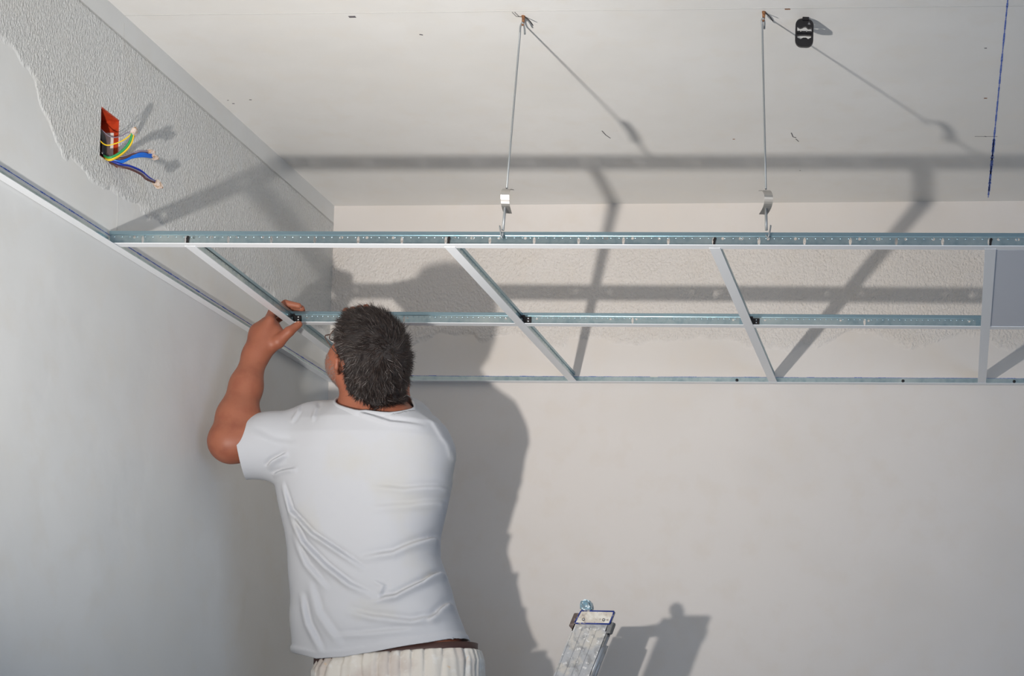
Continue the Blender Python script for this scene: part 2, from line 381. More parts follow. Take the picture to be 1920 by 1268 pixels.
def xt(i, y): pa, pb = TX[i]; t = (y - pa.y) / (pb.y - pa.y); return pa.x + (pb.x - pa.x) * t
mids = [(0, 1, 'short middle runner held at its left end by the man, passing behind his head'),
        (1, 2, 'short middle runner between the second and third cross runners'),
        (2, 3, 'short middle runner left of the fitted tile, bright hole at each end')]
for i, j, lab in mids:
    x0 = xt(i, .6) + .0012; x1 = xt(j, .6) - .0012
    a = Vector((x0, ty(x0), G + .0009)); b = Vector((x1, ty(x1), G + .0009)); Lm = (b - a).length
    hs = [(.040, .0165, .003), (Lm - .040, .0165, .003), (.235 if i else .26, .0165, .0028), (Lm*.5+.005, .0165, .0028)]
    r = tee('middle_tee', a, b, lab, GR, slots=[Lm*.5-.005], holes=hs, dimple=.0145)
    d = (b - a).normalized(); s = Vector((-d.y, d.x, 0))
    c = MB()                                     # end clips hooked through the crossing runner
    c.obox(a + d*.014 - s*.002 + Vector((0,0,.0125)), (d, s, (0,0,1)), (.012, .0010, .0082))
    c.obox(a + d*.003 - s*.003 + Vector((0,0,.0215)), (d, s, (0,0,1)), (.006, .0018, .0035))
    c.build('end_clip', M_dark, r, bevel=.0006)
    rv = MB()
    for zz in (.009, .016): rv.tube([a + d*.018 - s*.0028 + Vector((0,0,zz)), a + d*.018 - s*.0042 + Vector((0,0,zz))], .0016, 10)
    rv.build('rivet', M_white, r)
    c = MB(); c.obox(b - d*.012 - s*.0014 + Vector((0,0,.0125)), (d, s, (0,0,1)), (.0115, .0008, .0085)); c.build('end_plate', M_galv2, r)
    rv = MB()
    for zz in (.009, .016): rv.tube([b - d*.006 - s*.0018 + Vector((0,0,zz)), b - d*.006 - s*.003 + Vector((0,0,zz))], .0014, 10)
    rv.build('rivet', M_white, r)
x0 = xt(3, .6) + .0012; x1 = 1.19
tee('middle_tee', (x0, ty(x0), G+.0009), (x1, ty(x1), G+.0009), 'short middle runner carrying the far edge of the fitted tile', GR, slots=[.3], holes=[], dimple=.0145)
tee('cross_tee', (1.198, my(1.198)+.0035, G), (1.206, YB-.003, G), 'cross runner right of the fitted tile, past the frame edge', GR, slots=[.61])
# wall angles
def angle(name, a, b, inward, label):
    a = Vector(a); b = Vector(b); d = (b - a).normalized(); n = Vector(inward); z = Vector((0,0,1)); Lg = (b-a).length
    root = empty(name, a, label, 'wall trim', 'L-shaped edge trims of the hung ceiling grid')
    f = MB(); f.obox((a+b)/2 + n*.0125 - z*.0008, (d, n, z), (Lg/2, .0115, .0006)); f.build('flange', M_white, root)
    l = MB(); l.obox((a+b)/2 + n*.0015 + z*.0085, (d, n, z), (Lg/2, .0006, .0095)); l.build('leg', M_galv, root)
    return root
angle('wall_angle', (XL, -2.4, G-.0002), (XL, YB-.025, G-.0002), (1, 0, 0), 'white wall trim running diagonally down the left wall')
wa = angle('wall_angle', (XL+.002, YB, G-.0002), (2.6, YB, G-.0002), (0, -1, 0), 'white wall trim along the back wall behind the man')
for xs in (-.115, .378, .702):
    s_ = MB(); s_.tube([(xs, YB-.0015, G+.0095), (xs, YB-.0045, G+.0095)], [.0052, .0030], 12); s_.build('screw', M_black, wa)
# fitted tile
t_ = MB(); t_.box((xt(3,.3)+.006, my(.9)+.010, G+.0022), (1.19, ty(.9)-.008, G+.014))
t_.build('ceiling_tile', M_tile, None, bevel=.001, label='plain grey ceiling tile fitted in the grid at the right edge', cat='tile')

# ------------------------------------------------------------------ hangers
def hanger(top, rt, rb, clip, low0, low1, hk, tail, side, label):
    """top: anchor on ceiling; rt/rb: rod ends; hk: list of hook points"""
    root = empty('hanger', top, label, 'hanger', 'rod hangers holding the main runner')
    top = Vector(top)
    m = MB(); m.tube([top + Vector((0,0,.003)), top + Vector((.0005,0,-.006)), top + Vector((.0003,-.002,-.022))], [.005, .0035, .0026], 10); m.build('plug', M_rust, root)
    m = MB(); m.tube(bez([top + Vector((.004,.004,-.001)), top + Vector((.012,.01,-.006)), top + Vector((.020,.012,-.016))], 8), .0012, 6); m.build('twist_wire', M_dark, root)
    if side < 0:
        m = MB()
        for dx in (-.010, -.016): m.tube([top + Vector((-.002,0,-.002)), top + Vector((dx, .0, -.001)), top + Vector((dx-.004,-.02,-.001))], .0004, 5)
        m.build('stray_wire', M_dark, root)
    m = MB(); rt = Vector(rt); rb = Vector(rb)
    eye = top + Vector((0, -.004, -.018))
    m.tube(bez([tail, Vector(tail).lerp(eye, .6) + Vector((.002,0,0)), eye + Vector((0,0,.001)), eye.lerp(rt, .5) + Vector((-.002,0,.003)), rt], 16) + [rt.lerp(rb, .33), rt.lerp(rb, .66), rb], .0021, 10)
    m.build('rod', M_rod, root)
    m = MB(); c = [Vector(p) for p in clip]
    m.strip(bez(c, 18), (1, .12, 0), .0185, (0,1,0), .0012); m.build('spring_clip', M_steel, root)
    m = MB(); m.tube([low0, low1], .0030, 12); m.build('lower_rod', M_rod, root)
    m = MB(); m.tube(bez(hk, 16), .0018, 8); m.build('hook', M_rod, root)
    return root
hanger((-0.4573, 0.0426, 3.1392), (-0.4686, 0.0598, 3.1092), (-0.4662, -0.0120, 2.7297), [(-0.4595, -0.0100, 2.7280), (-0.4631, -0.0220, 2.7247), (-0.4640, -0.0300, 2.7135), (-0.4648, -0.0260, 2.7009), (-0.4649, -0.0200, 2.6889), (-0.4687, 0.0100, 2.6833)], (-0.4674, -0.0130, 2.7009), (-0.4714, -0.0130, 2.6372),
       [(-0.4678, -0.0240, 2.6287), (-0.4693, -0.0220, 2.6176), (-0.4706, -0.0260, 2.6198), (-0.4746, -0.0220, 2.6341), (-0.4780, -0.0160, 2.6457)], (-0.4577, 0.0607, 3.1070), -1, 'left hanger rod, slightly slanted, with spring clip above the main runner')
hanger((0.0862, 0.0454, 3.1392), (0.0829, 0.0498, 3.1130), (0.1080, 0.0060, 2.7305), [(0.1008, 0.0080, 2.7278), (0.1113, -0.0100, 2.7210), (0.1173, -0.0180, 2.7087), (0.1172, -0.0140, 2.6962), (0.1129, -0.0040, 2.6860), (0.1028, 0.0140, 2.6786)], (0.1103, -0.0020, 2.6867), (0.1129, -0.0020, 2.6379),
       [(0.1128, -0.0080, 2.6253), (0.1179, -0.0100, 2.6188), (0.1206, -0.0140, 2.6244), (0.1218, -0.0080, 2.6380), (0.1222, -0.0040, 2.6476)], (0.0864, 0.0613, 3.1090), 1, 'right hanger rod, nearly upright, beside the black clip')

# black plastic clip hanging from the ceiling
def rrect(cx, cy, w, h, r, n=6):
    out = []
    for (sx, sy, a0) in ((1,1,0),(-1,1,90),(-1,-1,180),(1,-1,270)):
        for k in range(n+1):
            a = math.radians(a0 + 90*k/n); out.append((cx + sx*(w/2-r) + r*math.cos(a), cy + sy*(h/2-r) + r*math.sin(a)))
    return out
ct = Vector((0.1744, 0.0780, 3.1392))
clip = empty('mounting_clip', ct, 'black plastic oval clip with two windows hanging from the bare ceiling', 'clip')
mt = frame_mtx(ct + Vector((0, 0, -.033)), Vector((.994, .1, 0)), Vector((0, 0, 1)), Vector((-.1, .994, 0)).normalized() * -1)
w1 = [(-.0160,.0135),(-.010,.0095),(-.005,.0110),(-.001,.0135),(.003,.0135),(.008,.009),(.011,.0095),(.0160,.0115),(.0160,.0015),(-.0160,.0015)]
w2 = [(-.0160,-.0065),(0,-.0055),(.0160,-.0065),(.0150,-.0115),(.009,-.0150),(.004,-.0120),(-.002,-.0120),(-.008,-.0155),(-.0150,-.0125)]
plate('ring', rrect(0, -.001, .0405, .062, .0145), [w1, w2, [(.0065,.0175),(.0140,.0175),(.0095,.026)]], .0065, mt, M_black, clip)
m = MB(); m.obox(ct + Vector((.0, -.003, -.0340)), ((.994,.1,0),(-.1,.994,0),(0,0,1)), (.0165, .0030, .0030))
m.build('crossbar', M_black, clip, bevel=.001)
m = MB(); m.obox(ct + Vector((.002, 0, -.003)), ((.994,.1,0),(-.1,.994,0),(0,0,1)), (.007, .006, .004)); m.tube([ct, ct + Vector((0,0,-.006))], .004, 8); m.build('fixing_tab', M_black, clip, bevel=.0008)
m = MB()
for dx in (-.007, .006): m.tube([ct + Vector((dx, -.0085, -.034)), ct + Vector((dx, -.0110, -.034))], .0013, 8)
m.build('screw_heads', M_steel, clip)
m = MB(); m.tube(bez([ct + Vector((-.007,0,-.004)), ct + Vector((-.014,.0,-.003)), ct + Vector((-.019,0,-.010))], 8), .0012, 6); m.build('wire_loop', M_rod, clip)

# ------------------------------------------------------------------ electrical box in the left wall
bx = empty('junction_box', (XL, (HY0+HY1)/2, HZ0), 'open red electrical box sunk in the left wall with loose wires', 'electrical box')
D = .046; t = .003
b = MB()
for lo, hi in (((XL-D, HY0, HZ0), (XL-D+t, HY1, HZ1)), ((XL-D+t, HY0, HZ0), (XL-.002, HY0+t, HZ1)), ((XL-D+t, HY1-t, HZ0), (XL-.002, HY1, HZ1)),
               ((XL-D+t, HY0+t, HZ0), (XL-.002, HY1-t, HZ0+t)), ((XL-D+t, HY0+t, HZ1-t), (XL-.002, HY1-t, HZ1))): b.box(lo, hi)
b.build('box_shell', M_red, bx)
b = MB(); b.box((XL-D+.010, HY1-t-.0012, HZ0+.018), (XL-.012, HY1-t-.0002, HZ1-.030)); b.build('knockout', M_plaster, bx)
b = MB(); b.tube(bez([(XL-.044, HY0+.02, HZ0+.06), (XL-.02, HY0+.018, HZ0+.062), (XL-.010, HY0+.026, HZ0+.045), (XL-.012, HY0+.03, HZ0+.01)], 14), .009, 12); b.build('conduit', M_black, bx)
b = MB(); b.tube([(XL-.03, HY0+.025, HZ0+.012), (XL-.008, HY0+.04, HZ0+.012), (XL-.004, HY0+.055, HZ0+.010)], [.010,.009,.006], 10); b.build('conduit', M_black, bx)
def cable(pts, r, m): b = MB(); b.tube(bez(pts, 22), r, 8); return b.build('cable', m, bx)
def conn(p, d, sz=.008, ends=3):
    """little clear push-in connector"""
    d = Vector(d).normalized(); p = Vector(p); s = d.cross(Vector((0, 0, 1))).normalized(); u = s.cross(d)
    b = MB(); b.obox(p + d*sz*.7, (d, s, u), (sz, sz*.95, sz*.55)); o = b.build('wire_connector', M_conn, bx, bevel=.0018)
    c = MB()
    for k in (-1, 0, 1): c.tube([p + s*k*sz*.6 - d*.001, p + s*k*sz*.6 + d*sz*1.9], sz*.22, 6)
    c.build('terminal', M_copper, o)
i0 = Vector((XL-.012, HY0+.034, HZ0+.010))
yg = Vector((-1.3220, -0.0420, 2.8480)); bl = Vector((-1.3180, 0.0348, 2.8305)); br = Vector((-1.3180, 0.0182, 2.8336)); db = Vector((-1.3220, 0.0620, 2.7807))
for k, (m_, off) in enumerate(((M_wy, (0,0,0)), (M_wg, (.002,-.0050,.0035)), (M_wy, (.003,-.001,.002)))):
    o_ = Vector(off); cable([i0 + o_*.8, Vector((-1.3620, -0.0607, 2.7833)) + o_, Vector((-1.3450, -0.0454, 2.8024)) + o_, Vector((-1.3300, -0.0398, 2.8250)) + o_, yg + o_], .0026, m_)
cable([(XL-.02, HY0+.008, HZ0+.052), (-1.3720, -0.0692, 2.8147), (-1.3520, -0.0649, 2.8174), (-1.3350, -0.0537, 2.8314), yg + Vector((0,-.004,0))], .0014, M_wy)
cable([(XL-.02, HY0+.02, HZ0+.075), (-1.3720, -0.0490, 2.8409), (-1.3550, -0.0371, 2.8456), (-1.3350, -0.0438, 2.8511), yg + Vector((0,-.002,.006))], .0011, M_wgr)
for off in ((0,0,0), (.001,.002,.0042), (0,.001,-.0034)):
    o_ = Vector(off); cable([i0 + o_, Vector((-1.3580, -0.0308, 2.7927)) + o_, Vector((-1.3400, -0.0165, 2.8091)) + o_, Vector((-1.3260, 0.0034, 2.8205)) + o_, bl + o_], .0026, M_wb)
cable([i0 + Vector((0,.004,.004)), (-1.3560, -0.0305, 2.8025), (-1.3380, -0.0137, 2.8162), (-1.3260, -0.0039, 2.8261), br], .0022, M_wgr)
cable([i0 + Vector((0,.008,.004)), (-1.3540, -0.0336, 2.7964), (-1.3360, -0.0127, 2.8154), (-1.3250, 0.0034, 2.8278), br + Vector((0,.003,-.002))], .0024, M_wbr)
cable([i0, (-1.3580, -0.0348, 2.7851), (-1.3420, -0.0161, 2.7874), (-1.3320, 0.0139, 2.7881), (-1.3250, 0.0343, 2.7812), db], .0024, M_wdb)
cable([i0 + Vector((0,.003,-.003)), (-1.3580, -0.0301, 2.7821), (-1.3410, -0.0154, 2.7829), (-1.3300, 0.0153, 2.7825), (-1.3240, 0.0374, 2.7775), db + Vector((0,.002,.002))], .0022, M_wgr)
cable([i0 + Vector((0,.003,-.005)), (-1.3580, -0.0344, 2.7792), (-1.3400, -0.0192, 2.7790), (-1.3300, 0.0109, 2.7784), (-1.3250, 0.0255, 2.7729), db + Vector((0,-.006,-.004))], .0022, M_wbr)
conn(yg, (.4, .1, .9), .0085); conn(bl, (.3, 1, -.15), .008); conn(br, (.3, 1, .25), .008); conn(db, (.3, .9, -.6), .0095)

# ------------------------------------------------------------------ stepladder
LY0, LY1, YW = .52, .88, -.23                     # the two climbing rails (faces at these Y)
def LP(u_off, z, y): return Vector((LX + u_off + SL * (z - LZ) + YW * (y - LY0), y, z))
LO = Vector((-0.4158, 0.5200, 1.8188)); LE = Vector((-0.3264, 0.5200, 1.8207)); LBm = Vector((-0.4622, 0.5200, 1.6905))
LX, LZ = LO.x, LO.z; LW = LE.x - LO.x; SL = (LO.x - LBm.x) / (LO.z - LBm.z)
lad = empty('stepladder', (LP(0, 0, LY0).x, LY0, 0), 'paint-splattered aluminium stepladder, only its sloping top showing beside the man', 'ladder')
def slab(b, u0, u1, z0, z1, y0, y1):
    vs = [LP(u0,z0,y0), LP(u1,z0,y0), LP(u1,z0,y1), LP(u0,z0,y1), LP(u0,z1,y0), LP(u1,z1,y0), LP(u1,z1,y1), LP(u0,z1,y1)]
    return b.add(vs, [(0,3,2,1),(4,5,6,7),(0,1,5,4),(1,2,6,5),(2,3,7,6),(3,0,4,7)])
for (ya, yb, s_) in ((LY0, LY0+.003, 1), (LY1-.003, LY1, -1)):
    r_ = MB(); slab(r_, 0, LW, .01, LZ, ya, yb)
    e0, e1 = (ya, ya+.026) if s_ > 0 else (yb-.026, yb)
    slab(r_, 0, .003, .01, LZ, e0, e1); slab(r_, LW-.003, LW, .01, LZ, e0, e1)
    ra = r_.build('rail', M_alu, lad)
    g = MB(); yy = (ya-.0016, ya) if s_ > 0 else (yb, yb+.0016)
    for uu in (.024, .043, .062): slab(g, uu-.0008, uu+.0008, .02, LZ-.012, *yy)
    slab(g, -.001, .003, .02, LZ-.02, *yy); slab(g, LW-.004, LW+.001, .02, LZ-.02, *yy)
    g.build('ribs', M_alu, ra, kind='stuff')
    g = MB(); slab(g, -.006, LW+.006, 0, .03, ya-.004, yb+.004); g.build('foot', M_black, lad, bevel=.002)
for zt in (.42, .70, .98, 1.26, 1.52):
    g = MB(); c = LP(LW/2, zt, (LY0+LY1)/2)
    d_ = (LP(0,0,LY1) - LP(0,0,LY0)).normalized(); g.obox((c.x, c.y, zt-.011), (d_.cross(Vector((0,0,1))), d_, (0,0,1)), (.045, (LY1-LY0)/2-.002, .011))
    g.build('tread', M_alu2, lad, bevel=.002)
# head plate with blue edging, standing over the rail ends
hp = Vector((-0.3255, 0.5160, 1.8204)); hz = Vector((-0.3872, 0.5160, 1.8496)).z
xa, xb = Vector((-0.4140, 0.5160, 1.8205)).x, Vector((-0.3242, 0.5160, 1.8224)).x; xc, xd = Vector((-0.3127, 0.5160, 1.8511)).x, Vector((-0.3983, 0.5160, 1.8494)).x
def prism(b, pts, y0, y1):
    n = len(pts); vs = [(x, y0, z) for x, z in pts] + [(x, y1, z) for x, z in pts]
    return b.add(vs, [tuple(range(n)), tuple(range(2*n-1, n-1, -1))] + [(i, n+i, n+(i+1) % n, (i+1) % n) for i in range(n)])
z0_, z1_ = LZ - .001, hz
b = MB(); prism(b, [(xa, z0_), (xb, z0_), (xc, z1_), (xd, z1_)], LY0-.007, LY0+.014); b.build('head_plate', M_cap, lad, bevel=.0015)
fx = YW*(LY1-LY0); b = MB(); prism(b, [(xa+.006+fx, z0_+.003), (xb+fx, z0_), (xc+fx, z1_), (xd+.004+fx, z1_-.003)], LY1-.012, LY1+.006); b.build('head_plate', M_cap, lad, bevel=.0015)
b = MB()
for (p, q_) in (((xa, z0_), (xb, z0_)), ((xb, z0_), (xc, z1_)), ((xc, z1_), (xd, z1_)), ((xd, z1_), (xa, z0_))):
    b.tube([Vector((p[0], LY0-.006, p[1])), Vector((q_[0], LY0-.006, q_[1]))], .0021, 8)
b.build('blue_edging', M_blue, lad)
for (uu, vv) in ((1094.5, 1160), (1132.5, 1161)):
    xx = xa + (uu-1078)/727; zz = z0_ + .010
    b = MB(); b.tube([(xx, LY0-.0065, zz), (xx, LY0-.0100, zz)], [.0046, .0034], 12); b.build('rivet', M_steel, lad)
b = MB(); c = LP(LW/2, LZ+.008, (LY0+LY1)/2); d_ = (LP(0,0,LY1) - LP(0,0,LY0)).normalized(); b.obox(c, (d_.cross(Vector((0,0,1))), d_, (0,0,1)), (.034, (LY1-LY0)/2-.016, .010)); b.build('top_tread', M_alu2, lad, bevel=.002)
kb = [(-.0155,0),(.0155,0),(.0150,.012),(.012,.021),(.006,.027),(-.002,.0295),(-.010,.028),(-.0150,.022),(-.0160,.014)]
kc = Vector((-0.3868, 0.5200, 1.8507))
b = MB(); prism(b, [(kc.x + p[0], kc.z + p[1]) for p in kb], LY0-.006, LY0+.022); b.build('end_knob', M_teal, lad, bevel=.004)
lk = [(-0.4189, 0.5270, 1.8446), (-0.4008, 0.5270, 1.8450), (-0.4105, 0.5270, 1.7998), (-0.4217, 0.5270, 1.8009), (-0.4317, 0.5270, 1.8116)]
b = MB(); prism(b, [(p[0], p[2]) for p in lk], LY0+.004, LY0+.035); b.build('left_hinge_cover', M_brownp, lad, bevel=.001)
lk = [(-0.3289, 0.5250, 1.8204), (-0.3166, 0.5250, 1.8234), (-0.3157, 0.5250, 1.8180), (-0.3239, 0.5250, 1.7934), (-0.3364, 0.5250, 1.7931)]
b = MB(); prism(b, [(p[0], p[2]) for p in lk], LY0-.001, LY0+.03); b.build('right_hinge_cover', M_greyp, lad, bevel=.0012)
lk = [(-0.3350, 0.5250, 1.7945), (-0.3281, 0.5250, 1.7946), (-0.3409, 0.5250, 1.7604), (-0.3506, 0.5250, 1.7601)]
b = MB(); prism(b, [(p[0], p[2]) for p in lk], LY0+.002, LY0+.03); b.build('hinge_sleeve', M_greyp, lad)
b = MB(); b.tube([(-0.3331, 0.5220, 1.7970), (-0.3260, 0.5220, 1.7917)], .003, 8); b.build('hinge_pin', M_black, lad)
for ya in (LY0+.012, LY1-.012):         # rear strut: runs along the rail, then spreads to the floor
    a = LP(LW+.004, LZ-.03, ya); c = LP(LW+.006, LZ-.19, ya); e = Vector((c.x + .62, ya, .012))
    b = MB(); b.tube([a, c], .0085, 10); b.build('strut_tube', M_alu2, lad)
    b = MB(); b.tube([c, e], .012, 10); b.build('rear_rail', M_alu2, lad)
e0 = LP(LW+.006, LZ-.19, 0); 
for f_ in (.35, .9):
    xx = e0.x + .62*f_; zz = e0.z + (.012 - e0.z)*f_
    b = MB(); b.tube([(xx, LY0+.012, zz), (xx+YW*(LY1-LY0-.024), LY1-.012, zz)], .010, 8); b.build('rear_brace', M_alu2, lad)
# ------------------------------------------------------------------ person: implicit surfaces -> one continuous mesh
def V(*a): return np.array(a, float)
class Field:
    def __init__(s, lo, hi, h):
        s.lo = np.array(lo, float); s.h = h; s.n = np.ceil((np.array(hi) - s.lo) / h).astype(int) + 1
        s.F = np.full(s.n, .2, np.float32)
    def sl(s, lo, hi):
        i0 = np.clip(np.floor((np.array(lo) - s.lo) / s.h).astype(int), 0, s.n - 1); i1 = np.clip(np.ceil((np.array(hi) - s.lo) / s.h).astype(int) + 1, 1, s.n)
        if (i1 <= i0).any(): return None
        g = [(s.lo[k] + s.h * np.arange(i0[k], i1[k])).astype(np.float32) for k in range(3)]
        return (slice(i0[0], i1[0]), slice(i0[1], i1[1]), slice(i0[2], i1[2])), (g[0][:, None, None], g[1][None, :, None], g[2][None, None, :])
    def put(s, fn, lo, hi, k=.01, sub=False):
        m = max(.02, k * 1.5); r = s.sl(np.array(lo) - m, np.array(hi) + m)
        if r is None: return
        S, g = r; d = fn(*g).astype(np.float32); A = s.F[S]
        if sub:
            d = -d; h = np.clip(.5 - .5*(A - d)/k, 0, 1); s.F[S] = A + (d - A)*h + k*h*(1-h)
        else:
            h = np.clip(.5 + .5*(A - d)/k, 0, 1); s.F[S] = A + (d - A)*h - k*h*(1-h)
    def cone(s, a, b, ra, rb, k=.01, sub=False):
        a = np.array(a, float); b = np.array(b, float); ab = b - a; L2 = ab @ ab
        def fn(x, y, z):
            t = np.clip(((x-a[0])*ab[0] + (y-a[1])*ab[1] + (z-a[2])*ab[2]) / L2, 0, 1)
            return np.sqrt((x-a[0]-t*ab[0])**2 + (y-a[1]-t*ab[1])**2 + (z-a[2]-t*ab[2])**2) - (ra + (rb-ra)*t)
        R_ = max(ra, rb); s.put(fn, np.minimum(a, b) - R_, np.maximum(a, b) + R_, k, sub)
    def chain(s, pts, rs, k=.006):
        for i in range(len(pts)-1): s.cone(pts[i], pts[i+1], rs[i], rs[i+1], k)
    def ell(s, c, r, ax=None, k=.01, sub=False):
        c = np.array(c, float); r = np.array(r, float); ax = np.eye(3) if ax is None else np.array([np.array(a) / np.linalg.norm(a) for a in ax])
        def fn(x, y, z):
            p = [(x-c[0])*ax[i][0] + (y-c[1])*ax[i][1] + (z-c[2])*ax[i][2] for i in range(3)]
            k0 = np.sqrt(sum((p[i]/r[i])**2 for i in range(3))) + 1e-6; k1 = np.sqrt(sum((p[i]/r[i]**2)**2 for i in range(3))) + 1e-6
            return k0*(k0-1)/k1
        ext = np.sqrt(sum((ax[i]*r[i])**2 for i in range(3))); s.put(fn, c - ext, c + ext, k, sub)
def nets(F, lo, h):
    ins = F < 0; n = F.shape
    c = np.zeros((n[0]-1, n[1]-1, n[2]-1), np.uint8)
    for i in (0, 1):
        for j in (0, 1):
            for k in (0, 1): c += ins[i:n[0]-1+i, j:n[1]-1+j, k:n[2]-1+k]
    I = np.argwhere((c > 0) & (c < 8)); idx = np.full(c.shape, -1, np.int32); idx[I[:, 0], I[:, 1], I[:, 2]] = np.arange(len(I))
    corners = [(i, j, k) for i in (0, 1) for j in (0, 1) for k in (0, 1)]
    vals = {q: F[I[:, 0]+q[0], I[:, 1]+q[1], I[:, 2]+q[2]] for q in corners}
    acc = np.zeros((len(I), 3)); cnt = np.zeros(len(I))
    for a in corners:
        for ax in range(3):
            if a[ax]: continue
            b = list(a); b[ax] = 1; b = tuple(b); va, vb = vals[a], vals[b]; m = (va < 0) != (vb < 0)
            t = np.where(m, va / np.where(m, va - vb, 1), 0); p = np.array(a, float)[None, :].repeat(len(I), 0); p[:, ax] += t
            acc[m] += p[m]; cnt[m] += 1
    v = (I + acc / cnt[:, None]) * h + np.array(lo)
    quads = []
    for ax in range(3):
        o1, o2 = [(1, 2), (2, 0), (0, 1)][ax]
        sa = [slice(None)]*3; sb = [slice(None)]*3; sa[ax] = slice(0, -1); sb[ax] = slice(1, None)
        A = ins[tuple(sa)]; B = ins[tuple(sb)]; E = np.argwhere(A != B)
        ok = (E[:, o1] > 0) & (E[:, o2] > 0) & (E[:, o1] < n[o1]-1) & (E[:, o2] < n[o2]-1); E = E[ok]
        flip = A[E[:, 0], E[:, 1], E[:, 2]]
        def cell(d1, d2):
            q = E.copy(); q[:, o1] += d1; q[:, o2] += d2; return idx[q[:, 0], q[:, 1], q[:, 2]]
        Q = np.stack([cell(-1, -1), cell(0, -1), cell(0, 0), cell(-1, 0)], 1); Q[~flip] = Q[~flip][:, ::-1]; quads.append(Q)
    return v, np.concatenate(quads)
def relax(v, q, it=1, w=.5, mask=None):
    e = np.concatenate([q[:, [0, 1]], q[:, [1, 2]], q[:, [2, 3]], q[:, [3, 0]]]); e = np.concatenate([e, e[:, ::-1]])
    deg = np.bincount(e[:, 0], minlength=len(v)).astype(float)
    for _ in range(it):
        a = np.stack([np.bincount(e[:, 0], weights=v[e[:, 1], k], minlength=len(v)) for k in range(3)], 1) / np.maximum(deg, 1)[:, None]
        v = v + (a - v) * w
    return v
def mesh_of(name, v, q, m, parent=None, **kw):
    me = bpy.data.meshes.new(name); me.vertices.add(len(v)); me.vertices.foreach_set('co', v.astype(np.float32).ravel())
    me.loops.add(q.size); me.loops.foreach_set('vertex_index', q.astype(np.int32).ravel()); me.polygons.add(len(q))
    me.polygons.foreach_set('loop_start', np.arange(0, q.size, 4, dtype=np.int32)); me.polygons.foreach_set('loop_total', np.full(len(q), 4, np.int32))
    me.polygons.foreach_set('use_smooth', np.ones(len(q), bool)); me.update(calc_edges=True); me.materials.append(m)
    o = bpy.data.objects.new(name, me)
    if parent is not None: me.transform(Matrix.Translation(-Vector(parent.location)))
    link(o, parent, **kw); return o

# head frame: f = face direction, r = his right, u = crown direction
HC = V(-.941, .425, 2.478)
hf = V(-.64, .315, .70); hf /= np.linalg.norm(hf)
hr = V(.70, .60, .34); hr -= hf * (hr @ hf); hr /= np.linalg.norm(hr)
hu = np.cross(hr, hf)
HA = [hr, hf, hu]
def H(x, y, z): return HC + hr*x + hf*y + hu*z
# trunk table: z, x left, x right, half depth, y centre
TR = np.array([(1.60,-1.080,-.690,.118,.56),(1.672,-1.100,-.683,.125,.56),(1.73,-1.166,-.700,.135,.555),(1.833,-1.166,-.735,.138,.545),(1.902,-1.168,-.757,.136,.54),(1.985,-1.174,-.785,.134,.53),(2.04,-1.182,-.785,.132,.525),
   (2.109,-1.200,-.768,.130,.52),(2.178,-1.213,-.753,.130,.515),(2.233,-1.200,-.753,.128,.505),(2.275,-1.170,-.760,.120,.495),(2.316,-1.120,-.780,.106,.49),(2.350,-1.060,-.825,.085,.488),(2.385,-1.01,-.87,.062,.485)])
def trunk(shrink):
    zz, l, r, hd, yc = TR.T
    def fn(x, y, z):
        cx = np.interp(z, zz, (l+r)/2); a = np.interp(z, zz, (r-l)/2) - shrink; b = np.interp(z, zz, hd) - shrink; c = np.interp(z, zz, yc)
        k = (np.abs((x-cx)/a)**2.6 + np.abs((y-c)/b)**2.4)**(1/2.5)
        d = (k - 1) * np.minimum(a, b) * .92
        return np.maximum(np.maximum(d, z - zz[-1] + shrink), zz[0] - z)
    return fn
WRL = V(*(-1.2791, 0.5000, 2.4928)); ELL = V(*(-1.2973, 0.4150, 2.2501)); SHL = V(-1.105, .50, 2.290)
SHR = V(-.835, .52, 2.270); ELR = V(*(-1.0105, 0.8000, 2.4220)); WRR = V(-.985, .66, 2.545)

h = .0033
B = Field((XL + .004, .25, 0.70), (-.60, 1.0, 2.70), h)
_tr = TR.copy(); TR[:4, 1] = (-1.06, -1.085, -1.105, -1.14)
B.put(trunk(.014), (-1.23, .35, 1.60), (-.66, .70, 2.385), .02); TR[:] = _tr
# neck
NB = V(-.945, .50, 2.335)
B.cone(NB, H(0, -.035, -.055), .064, .058, .03)
B.cone(NB + V(-.03, .05, -.02), H(0, .02, -.09), .050, .045, .03)
B.cone(NB + V(-.032, .0, -.03), H(-.030, .0, -.070), .056, .046, .03)
for sx in (-1, 1): B.cone(NB + V(0, 0, .0), (SHL if sx < 0 else SHR) + V(0, 0, .015), .045, .045, .04)
